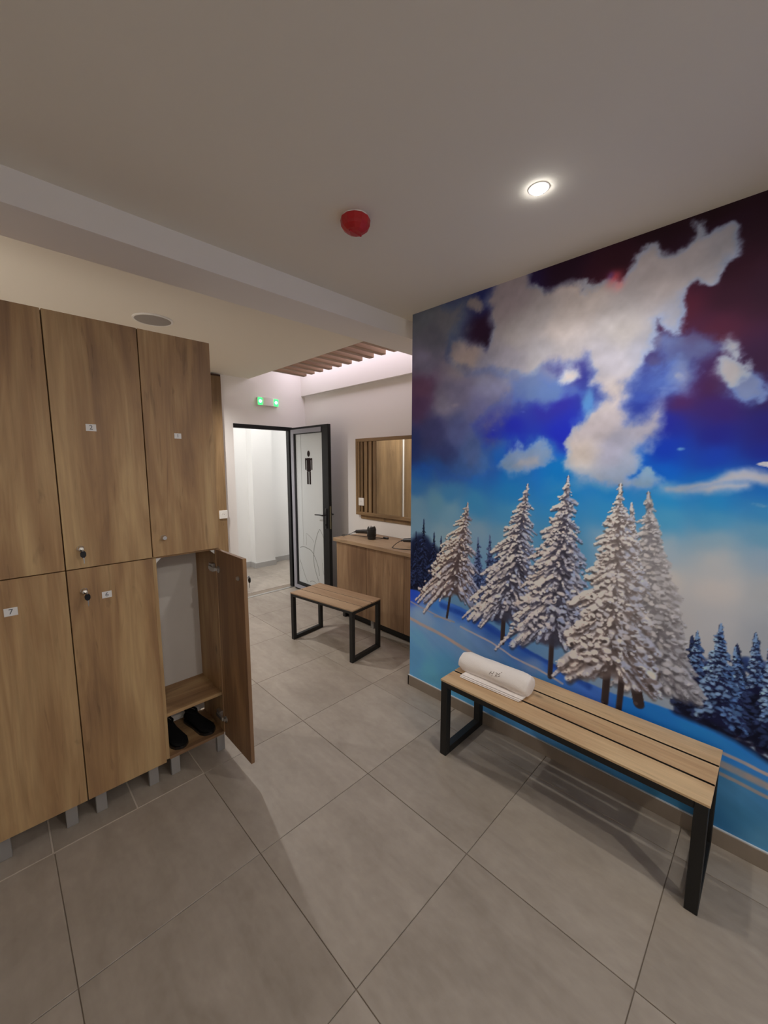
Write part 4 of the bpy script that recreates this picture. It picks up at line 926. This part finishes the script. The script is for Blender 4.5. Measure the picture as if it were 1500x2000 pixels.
MURAL = {'sky': [(1.661,2.609,33,18,24),(1.677,2.418,36,20,28),(1.694,2.224,40,22,34),(1.715,1.972,42,24,44),(1.724,1.862,38,26,62),(1.735,1.733,30,26,88),(1.743,1.64,24,30,106),(1.749,1.565,18,52,130),(1.755,1.489,22,85,148),(1.762,1.413,45,108,150),(1.77,1.317,80,122,146),(1.778,1.221,118,134,148),(1.786,1.124,138,140,142),(1.802,0.927,130,134,140),(1.525,2.567,32,17,22),(1.603,2.323,42,20,30),(1.536,2.418,38,20,34),(1.582,2.22,44,22,34),(1.562,2.095,64,28,44),(1.578,1.881,56,28,56),(1.584,1.802,44,28,84),(1.592,1.703,27,28,104),(1.598,1.623,20,50,140),(1.606,1.522,14,84,155),(1.612,1.441,30,108,157),(1.619,1.36,60,120,155),(1.625,1.277,112,136,150),(1.632,1.195,150,150,150),(1.64,1.09,160,155,152),(1.651,0.943,148,148,150),(1.457,2.217,66,26,40),(1.473,2.115,62,28,48),(1.362,2.598,34,18,24),(1.4,2.049,44,36,84),(1.467,1.855,60,30,72),(1.408,1.945,40,46,108),(1.421,1.754,26,32,120),(1.429,1.647,16,44,142),(1.435,1.561,12,78,162),(1.443,1.452,30,115,165),(1.45,1.342,60,125,160),(1.46,1.209,132,146,155),(1.468,1.097,165,158,152),(1.515,0.948,150,148,148),(1.183,2.461,42,20,28),(1.166,2.402,60,25,38),(1.213,1.973,38,52,120),(1.304,1.829,36,50,125),(1.229,1.721,25,60,150),(1.298,1.605,15,80,165),(1.244,1.488,25,108,167),(1.251,1.369,42,117,165),(1.26,1.226,110,140,160),(0.959,2.512,36,19,32),(0.805,2.525,34,22,52),(0.983,2.056,40,36,105),(0.941,1.888,40,38,130),(1.0,1.733,26,36,150),(0.997,1.555,14,100,178),(1.015,1.453,25,108,170),(1.02,1.35,45,117,163),(1.029,1.193,70,120,150),(0.694,2.521,45,30,70),(0.743,2.042,80,90,130),(0.719,1.911,50,60,130),(0.724,1.802,30,36,142),(0.728,1.692,26,42,150),(0.653,1.637,22,84,160),(0.735,1.538,24,96,160),(0.739,1.44,30,105,160),(0.743,1.326,60,120,158),(0.749,1.182,95,130,150),(0.526,2.503,36,42,88),(0.514,2.356,40,22,40),(0.55,2.279,34,20,36),(0.495,1.934,88,88,118),(0.565,1.842,44,50,135),(0.601,1.753,28,36,142),(0.573,1.609,30,75,140),(0.508,1.519,32,92,155),(0.513,1.367,52,115,155),(0.519,1.183,105,132,150),(0.299,2.537,60,68,98),(0.302,2.405,62,74,104),(0.349,2.04,98,94,112),(0.278,1.832,82,82,112),(0.357,1.735,66,76,120),(0.282,1.643,48,60,108),(0.362,1.548,46,84,140),(0.327,1.419,56,110,150),(0.33,1.29,95,132,152),(0.294,1.122,112,138,150),(-0.005,2.572,80,84,95),(0.019,2.343,82,84,96),(0.03,2.238,102,98,118),(0.032,2.048,82,58,78),(0.047,1.881,66,50,78),(0.116,1.712,48,52,92),(0.051,1.646,30,56,112),(0.096,1.561,26,78,150),(0.04,1.44,46,95,145),(0.041,1.336,92,125,145),(0.043,1.195,96,126,144),(0.207,1.347,84,125,146)],'cloud': [(0.477,2.492,0.054,-0.001,-0.015,0.039,0.9,120,112,112),(1.74,1.589,0.022,-0.001,0.0,0.008,0.8,150,150,155),(1.746,1.435,0.033,-0.001,0.002,0.013,0.5,126,142,152),(1.485,1.648,0.019,-0.001,-0.0,0.011,0.8,90,136,170),(0.785,1.87,0.029,-0.001,-0.003,0.013,0.6,110,125,175),(0.6,1.776,0.026,-0.0,-0.001,0.011,0.6,80,90,150),(0.351,1.943,0.03,-0.0,-0.003,0.015,0.5,120,112,125),(1.411,1.903,0.043,-0.001,-0.006,0.011,0.5,84,100,150),(1.451,1.949,0.028,-0.002,-0.004,0.025,0.5,128,130,146),(1.322,1.838,0.039,-0.001,-0.004,0.011,0.5,60,84,150),(1.382,1.796,0.019,-0.0,-0.002,0.006,0.6,70,90,160)],'veil': [(0.308,1.877,0.232,-0.004,-0.019,0.17,0.7,78,74,104),(0.468,1.908,0.161,-0.004,-0.015,0.118,0.65,92,88,120),(0.413,1.708,0.168,-0.003,-0.006,0.098,0.6,64,72,112),(0.194,2.029,0.204,-0.002,-0.025,0.126,0.5,92,76,98),(0.713,2.06,0.209,-0.003,-0.032,0.075,0.85,124,124,142),(0.592,1.995,0.194,-0.003,-0.024,0.079,0.75,106,106,134),(0.49,2.065,0.172,-0.002,-0.024,0.075,0.7,124,112,124),(1.268,2.074,0.12,-0.006,-0.023,0.088,0.6,130,130,146),(1.42,2.025,0.106,-0.004,-0.019,0.05,0.6,70,84,130),(1.542,2.042,0.048,-0.002,-0.009,0.031,0.6,80,90,130),(1.396,2.111,0.083,-0.004,-0.018,0.05,0.5,90,96,130),(1.64,1.864,0.068,-0.004,-0.008,0.046,0.55,60,90,145),(1.356,1.91,0.113,-0.003,-0.015,0.039,0.5,60,80,140),(0.886,1.958,0.161,-0.002,-0.02,0.051,0.55,84,118,160),(0.714,2.033,0.149,-0.003,-0.021,0.065,0.6,104,118,148),(0.845,1.661,0.168,-0.003,-0.004,0.059,0.55,50,110,165),(1.2,1.498,0.243,-0.003,0.008,0.048,0.7,90,130,160),(1.441,1.474,0.127,-0.003,0.006,0.039,0.6,90,130,160),(1.005,2.1,0.171,-0.007,-0.031,0.121,0.3,110,120,150),(1.002,1.452,0.102,-0.001,0.005,0.026,0.3,70,120,170),(0.398,1.61,0.261,-0.002,-0.002,0.056,0.4,54,80,135),(1.32,1.871,0.078,-0.002,-0.009,0.026,0.5,60,84,150),(1.122,1.87,0.036,-0.004,-0.004,0.071,0.6,70,120,165),(0.227,2.362,0.237,-0.003,-0.051,0.121,0.5,98,98,106),(0.185,2.493,0.16,-0.002,-0.04,0.091,0.4,106,106,110)],'spots': [(1.176,2.403,0.029,196,84,92,0.75),(1.201,2.366,0.021,205,120,120,0.6),(1.157,2.416,0.015,90,60,110,0.7)],'cloud_tone': [(0.946,2.256,172,162,156),(0.733,2.281,152,146,144),(1.051,2.36,168,158,152),(1.242,2.168,162,156,152),(1.363,2.321,160,152,150),(1.475,2.403,152,146,146),(1.568,2.404,138,136,140),(0.881,2.133,150,146,148),(0.669,2.147,130,126,134),(0.423,2.217,148,134,128),(0.569,2.112,120,118,132),(1.202,2.053,150,146,152),(1.301,2.095,138,138,148),(1.406,2.178,135,138,150),(1.209,1.926,165,155,150),(1.17,1.757,160,150,150),(1.092,1.637,178,164,152),(1.226,1.657,140,138,152),(1.36,1.745,144,140,150),(1.263,1.548,126,136,154),(1.376,1.518,110,136,160),(1.076,1.539,130,145,165),(0.699,2.434,138,128,130),(0.834,2.328,150,144,142),(0.094,2.511,88,92,100),(0.174,2.378,84,84,94),(0.099,2.24,104,100,120),(0.101,2.083,84,58,80),(0.062,1.966,70,50,78),(0.362,2.006,100,96,118),(0.572,2.007,104,104,128),(0.529,1.919,88,88,122),(0.275,1.959,112,108,124),(0.367,1.808,72,78,118),(0.185,1.789,52,54,92),(0.281,1.666,46,52,92),(0.474,1.648,66,82,122),(0.572,1.592,56,90,142),(0.426,1.549,48,82,138),(0.246,1.561,34,72,135),(0.299,2.461,100,100,106),(-0.018,1.705,36,48,96)],'cloud_shapes': [((150,144,144),0.92,0.03,0.006,0.02,[(1.441,1.478),(1.526,1.507),(1.606,1.529),(1.642,1.559),(1.678,1.564),(1.722,1.551),(1.771,1.539),(1.773,1.518),(1.696,1.529),(1.645,1.52),(1.576,1.499),(1.511,1.481)]),((150,144,144),0.9,0.03,0.006,0.02,[(1.536,1.485),(1.599,1.512),(1.69,1.506),(1.647,1.49),(1.578,1.476)]),((126,142,158),0.6,0.05,0.02,0.05,[(1.412,1.494),(1.475,1.501),(1.544,1.489),(1.495,1.464),(1.423,1.468)]),('tone',0.9,0.1,0.05,0.1,[(-0.202,2.708),(0.169,2.619),(0.28,2.52),(0.398,2.528),(0.376,2.442),(0.301,2.35),(0.268,2.245),(0.426,2.122),(0.583,2.123),(0.715,2.064),(0.711,1.99),(0.65,1.92),(0.531,1.852),(0.481,1.815),(0.528,1.716),(0.594,1.619),(0.619,1.564),(0.462,1.492),(0.285,1.532),(0.109,1.576),(-0.199,1.592)]),((82,100,142),0.52,0.14,0.03,0.08,[(1.386,2.116),(1.436,2.096),(1.483,2.095),(1.545,2.073),(1.583,2.039),(1.541,2.02),(1.498,2.0),(1.487,1.947),(1.474,1.901),(1.424,1.927),(1.412,1.987),(1.373,2.061)]),((120,128,146),0.55,0.14,0.03,0.07,[(1.412,1.987),(1.451,1.999),(1.493,1.964),(1.474,1.901),(1.441,1.915)]),((62,88,150),0.5,0.14,0.03,0.08,[(1.282,1.978),(1.343,2.008),(1.411,1.997),(1.417,1.919),(1.351,1.888),(1.287,1.895)]),((74,98,146),0.5,0.12,0.03,0.08,[(0.716,2.027),(0.835,2.046),(0.937,1.972),(1.052,1.957),(1.076,1.921),(0.941,1.896),(0.79,1.893),(0.72,1.938)]),((90,124,162),0.5,0.1,0.03,0.06,[(1.101,1.862),(1.062,1.776),(1.105,1.784),(1.154,1.857)]),('tone',0.97,0.085,0.012,0.05,[(0.782,2.642),(0.776,2.495),(0.839,2.482),(0.901,2.447),(0.946,2.466),(1.002,2.462),(1.047,2.436),(1.064,2.409),(1.121,2.403),(1.16,2.416),(1.201,2.369),(1.228,2.39),(1.248,2.433),(1.267,2.474),(1.31,2.493),(1.342,2.504),(1.374,2.465),(1.404,2.441),(1.433,2.471),(1.461,2.491),(1.47,2.522),(1.499,2.523),(1.51,2.476),(1.543,2.455),(1.566,2.472),(1.591,2.454),(1.606,2.399),(1.599,2.36),(1.565,2.363),(1.546,2.335),(1.521,2.291),(1.483,2.308),(1.454,2.285),(1.442,2.243),(1.463,2.21),(1.447,2.168),(1.434,2.134),(1.383,2.165),(1.355,2.2),(1.359,2.141),(1.346,2.086),(1.305,2.034),(1.272,1.989),(1.246,1.963),(1.265,1.888),(1.253,1.847),(1.29,1.781),(1.34,1.788),(1.381,1.824),(1.393,1.833),(1.412,1.752),(1.407,1.702),(1.366,1.663),(1.326,1.654),(1.323,1.57),(1.306,1.538),(1.339,1.528),(1.373,1.555),(1.411,1.525),(1.378,1.492),(1.286,1.483),(1.186,1.49),(1.099,1.522),(1.018,1.556),(1.003,1.603),(1.024,1.65),(1.016,1.697),(1.052,1.753),(1.124,1.827),(1.164,1.856),(1.192,1.896),(1.148,1.944),(1.1,1.962),(1.118,2.013),(1.098,2.093),(1.044,2.097),(0.989,2.09),(0.966,2.1),(0.883,2.086),(0.834,2.058),(0.715,2.064),(0.583,2.123),(0.523,2.107),(0.426,2.135),(0.34,2.191),(0.286,2.242),(0.31,2.335),(0.37,2.329),(0.437,2.294),(0.517,2.271),(0.564,2.229),(0.585,2.276),(0.598,2.337),(0.573,2.393),(0.586,2.44),(0.54,2.49),(0.597,2.548),(0.676,2.679)]),((176,166,160),0.95,0.06,0.01,0.03,[(0.965,1.992),(0.992,2.033),(1.048,2.033),(1.061,2.0),(1.029,1.983),(0.984,1.972)]),((120,138,160),0.85,0.09,0.015,0.05,[(0.663,1.585),(0.696,1.67),(0.758,1.694),(0.8,1.668),(0.877,1.696),(0.952,1.67),(0.973,1.615),(0.92,1.573),(0.831,1.556),(0.722,1.539)]),((148,146,152),0.8,0.05,0.03,0.05,[(0.735,1.578),(0.775,1.617),(0.886,1.628),(0.895,1.585),(0.831,1.564)]),((104,118,148),0.85,0.1,0.015,0.05,[(1.641,1.923),(1.693,1.894),(1.706,1.854),(1.662,1.824),(1.626,1.846),(1.62,1.882)]),((146,142,142),0.95,0.09,0.012,0.045,[(1.566,1.934),(1.581,1.977),(1.604,1.999),(1.574,2.067),(1.605,2.074),(1.639,2.04),(1.656,1.981),(1.643,1.931),(1.619,1.891),(1.586,1.914)])],'snow_edge': [(-0.5,0.814),(-0.008,0.714),(0.219,0.713),(0.423,0.695),(0.641,0.642),(0.836,0.574),(1.037,0.534),(1.166,0.501),(1.306,0.493),(1.451,0.514),(1.564,0.517),(1.685,0.502),(1.765,0.49),(1.842,0.458),(6.0,-0.542)],'snow': [(0.091,0.366,88,135,170),(0.314,0.261,77,131,167),(0.654,0.292,70,126,167),(0.468,0.456,94,128,163),(0.615,0.408,85,121,161),(0.348,0.527,99,128,163),(0.784,0.345,72,124,167),(1.078,0.264,68,119,161),(0.54,0.513,90,119,158),(0.157,0.516,110,135,165),(0.03,0.678,33,64,161),(0.22,0.66,57,105,174),(0.088,0.552,114,138,167),(0.224,0.464,92,128,166),(0.045,0.236,79,126,161),(0.424,0.645,46,87,161),(0.537,0.627,44,80,149),(0.643,0.595,37,71,135),(0.447,0.534,101,131,163),(0.646,0.5,83,112,151),(0.9,0.488,96,119,154),(0.774,0.584,48,85,142),(1.011,0.524,39,80,161),(0.868,0.546,33,71,143),(0.961,0.417,68,117,163),(1.217,0.454,52,89,161),(1.394,0.467,26,94,179),(1.511,0.485,28,96,177),(1.603,0.47,30,101,174),(1.769,0.443,33,101,170),(1.767,0.283,63,112,147),(1.792,0.163,52,101,133),(1.856,0.118,68,114,142),(1.716,0.109,44,92,128),(0.437,0.168,72,133,172),(0.185,0.175,83,142,181),(0.793,0.126,66,120,161),(1.214,0.105,55,103,138),(1.539,0.088,49,97,126),(1.817,0.404,48,105,161)],'streaks': [((132,126,136),0.0055,0.5,0.8,[(0.007,0.62),(0.178,0.595),(0.347,0.575)]),((156,132,120),0.0112,0.6,0.85,[(-0.006,0.495),(0.224,0.471),(0.43,0.436),(0.58,0.405),(0.75,0.388)]),((150,140,142),0.006,0.5,0.85,[(0.427,0.561),(0.645,0.535),(0.778,0.492),(0.929,0.476),(1.068,0.444)]),((26,56,128),0.0175,0.7,0.75,[(0.271,0.666),(0.536,0.637),(0.774,0.584),(1.01,0.53),(1.192,0.484)]),((146,132,128),0.007,0.5,0.9,[(1.693,0.41),(1.78,0.405),(1.847,0.396)]),((138,124,116),0.015,0.5,0.9,[(1.697,0.359),(1.784,0.355),(1.851,0.348)]),((134,122,116),0.0075,0.5,0.85,[(1.7,0.316),(1.78,0.312),(1.855,0.304)]),((130,122,120),0.005,0.5,0.7,[(0.213,0.576),(0.306,0.585),(0.379,0.578)]),((20,20,38),0.0275,0.6,0.95,[(1.554,0.53),(1.651,0.522),(1.749,0.508),(1.848,0.47)])],'tones': {'warm': ((212,190,170),(124,130,154),(74,62,62)),'mid': ((204,188,176),(122,134,164),(56,54,66)),'bright': ((212,198,188),(142,148,168),(78,68,66)),'haze': ((166,160,156),(134,136,146),(72,70,76)),'navy': ((40,52,86),(28,36,62),(14,16,32)),'blue': ((120,146,172),(62,90,134),(20,22,48)),'steel': ((96,108,140),(62,80,118),(30,36,62))},'glow': (1.547,1.113,0.3),'mass': [(0.511,1.771,0.026,(20,18,36)),(0.491,1.825,0.022,(20,18,36)),(0.522,1.724,0.024,(20,18,36)),(0.963,0.046,0.111,(18,24,46)),(0.963,0.15,0.105,(18,24,46)),(0.905,0.216,0.093,(18,22,42)),(0.803,0.062,0.102,(14,16,30)),(0.796,0.196,0.086,(14,16,30)),(0.92,0.299,0.057,(24,32,58)),(0.849,0.583,0.076,(40,54,92)),(0.752,0.637,0.074,(40,54,96)),(0.9,0.528,0.05,(40,54,92)),(0.663,1.562,0.045,(26,32,62)),(0.58,1.586,0.044,(20,20,42)),(0.602,1.636,0.049,(20,20,42)),(0.728,1.61,0.043,(28,38,70)),(0.69,1.734,0.05,(24,32,62)),(0.584,1.742,0.05,(20,18,40)),(0.694,1.793,0.048,(24,32,62)),(0.578,1.817,0.05,(20,18,40)),(0.811,1.769,0.028,(30,44,80)),(0.678,1.851,0.053,(22,26,52)),(0.562,1.697,0.046,(20,18,40)),(0.558,1.861,0.053,(20,18,40)),(0.523,1.591,0.031,(20,18,36)),(0.53,1.667,0.032,(18,16,34)),(0.747,1.538,0.032,(60,66,86)),(0.624,1.91,0.063,(20,18,40))],'back': [('navy',(-0.013,1.153),(-0.018,0.711),0.089,0.085,34,0.01),('navy',(0.115,1.217),(0.113,0.741),0.093,0.088,36,0.01),('navy',(0.203,1.137),(0.202,0.744),0.088,0.076,34,0.01),('navy',(0.261,1.117),(0.26,0.775),0.059,0.089,30,0.009),('navy',(0.048,1.125),(0.058,0.729),0.066,0.073,30,0.01),('steel',(0.534,1.147),(0.546,0.776),0.087,0.076,40,0.01),('steel',(0.612,1.17),(0.618,0.715),0.091,0.105,46,0.011),('steel',(0.664,1.096),(0.657,0.678),0.139,0.106,40,0.012),('haze',(1.523,0.962),(1.547,0.633),0.063,0.043,40,0.014),('navy',(1.577,0.864),(1.603,0.517),0.07,0.07,46,0.013),('blue',(1.593,0.889),(1.605,0.681),0.037,0.049,30,0.011),('navy',(1.549,0.728),(1.582,0.519),0.049,0.042,30,0.014),('navy',(1.719,0.874),(1.755,0.524),0.068,0.056,50,0.014),('blue',(1.714,0.859),(1.739,0.627),0.039,0.041,40,0.011),('navy',(1.633,0.76),(1.66,0.51),0.066,0.062,46,0.015),('navy',(1.767,0.936),(1.806,0.507),0.055,0.057,60,0.014),('blue',(1.768,0.932),(1.786,0.712),0.029,0.031,34,0.01),('navy',(1.813,0.93),(1.85,0.488),0.053,0.055,60,0.014),('blue',(1.813,0.93),(1.842,0.59),0.044,0.045,50,0.012),('navy',(1.881,0.953),(1.92,0.506),0.092,0.073,50,0.016)],'front_dark': [('blue',(1.664,0.942),(1.687,0.53),0.088,0.09,110,0.0135)],'firs': [('warm',(0.456,1.351),(0.375,0.734),0.383,0.185,120,0.0155,[((0.343,0.76),(0.318,0.595),0.008)]),('mid',(0.828,1.477),(0.739,0.683),0.305,0.244,180,0.016,[((0.718,0.711),(0.715,0.552),0.0125)]),('mid',(1.036,1.525),(1.011,0.622),0.325,0.246,215,0.0175,[((0.998,0.663),(0.998,0.456),0.0125)]),('haze',(1.38,1.462),(1.478,0.57),0.216,0.17,230,0.019,[((1.385,0.591),(1.409,0.485),0.02)]),('bright',(1.319,1.408),(1.35,1.0),0.058,0.063,60,0.013,[]),('bright',(1.269,1.494),(1.294,0.553),0.284,0.228,255,0.02,[((1.269,0.596),(1.267,0.431),0.015),((1.333,0.621),(1.329,0.416),0.0125)])]}
def make_mural():
    s = np.concatenate([np.arange(0, 2.05, 0.0035), np.arange(2.05, XMUR, 0.03), [XMUR]])
    z = np.concatenate([np.arange(0.0745, ZC, 0.0035), [ZC]])
    cv = Canvas(s, z)
    im = np.clip(paint(cv, MURAL) / 255.0, 0, 1)
    lin = np.where(im <= 0.04045, im / 12.92, ((im + 0.055) / 1.055) ** 2.4)
    lin = np.clip(lin * np.array(INK_GAIN), 0.003, 0.86)
    ns, nz = len(s), len(z)
    co = np.zeros((nz, ns, 3), np.float32)
    co[..., 0] = XM - 0.0012; co[..., 1] = YM - cv.S; co[..., 2] = cv.Z
    me = bpy.data.meshes.new('wall_mural')
    j, i = np.meshgrid(np.arange(nz - 1), np.arange(ns - 1), indexing='ij')
    a = j * ns + i
    q = np.stack([a, a + ns, a + ns + 1, a + 1], -1).reshape(-1, 4).astype(np.int32)
    me.vertices.add(ns * nz); me.loops.add(q.size); me.polygons.add(len(q))
    me.vertices.foreach_set('co', co.reshape(-1))
    me.loops.foreach_set('vertex_index', q.reshape(-1))
    me.polygons.foreach_set('loop_start', np.arange(0, q.size, 4, dtype=np.int32))
    me.update()
    at = me.color_attributes.new('print', 'FLOAT_COLOR', 'POINT')
    rgba = np.ones((ns * nz, 4), np.float32); rgba[:, :3] = lin.reshape(-1, 3)
    at.data.foreach_set('color', rgba.reshape(-1))
    m = bpy.data.materials.new('printed_wallpaper'); m.use_nodes = True
    nt = m.node_tree; b = nt.nodes['Principled BSDF']
    b.inputs['Roughness'].default_value = 0.65; b.inputs['Specular IOR Level'].default_value = 0.10
    n = nt.nodes.new('ShaderNodeAttribute'); n.attribute_name = 'print'
    nt.links.new(n.outputs['Color'], b.inputs['Base Color'])
    me.materials.append(m)
    o = bpy.data.objects.new('wall_mural', me); C.objects.link(o)
    return tag(o, 'large printed mural of snowy firs under a stormy blue sky covering the right wall', 'mural')
XMUR = 3.55
INK_GAIN = (1.95, 2.08, 2.3)
make_mural()
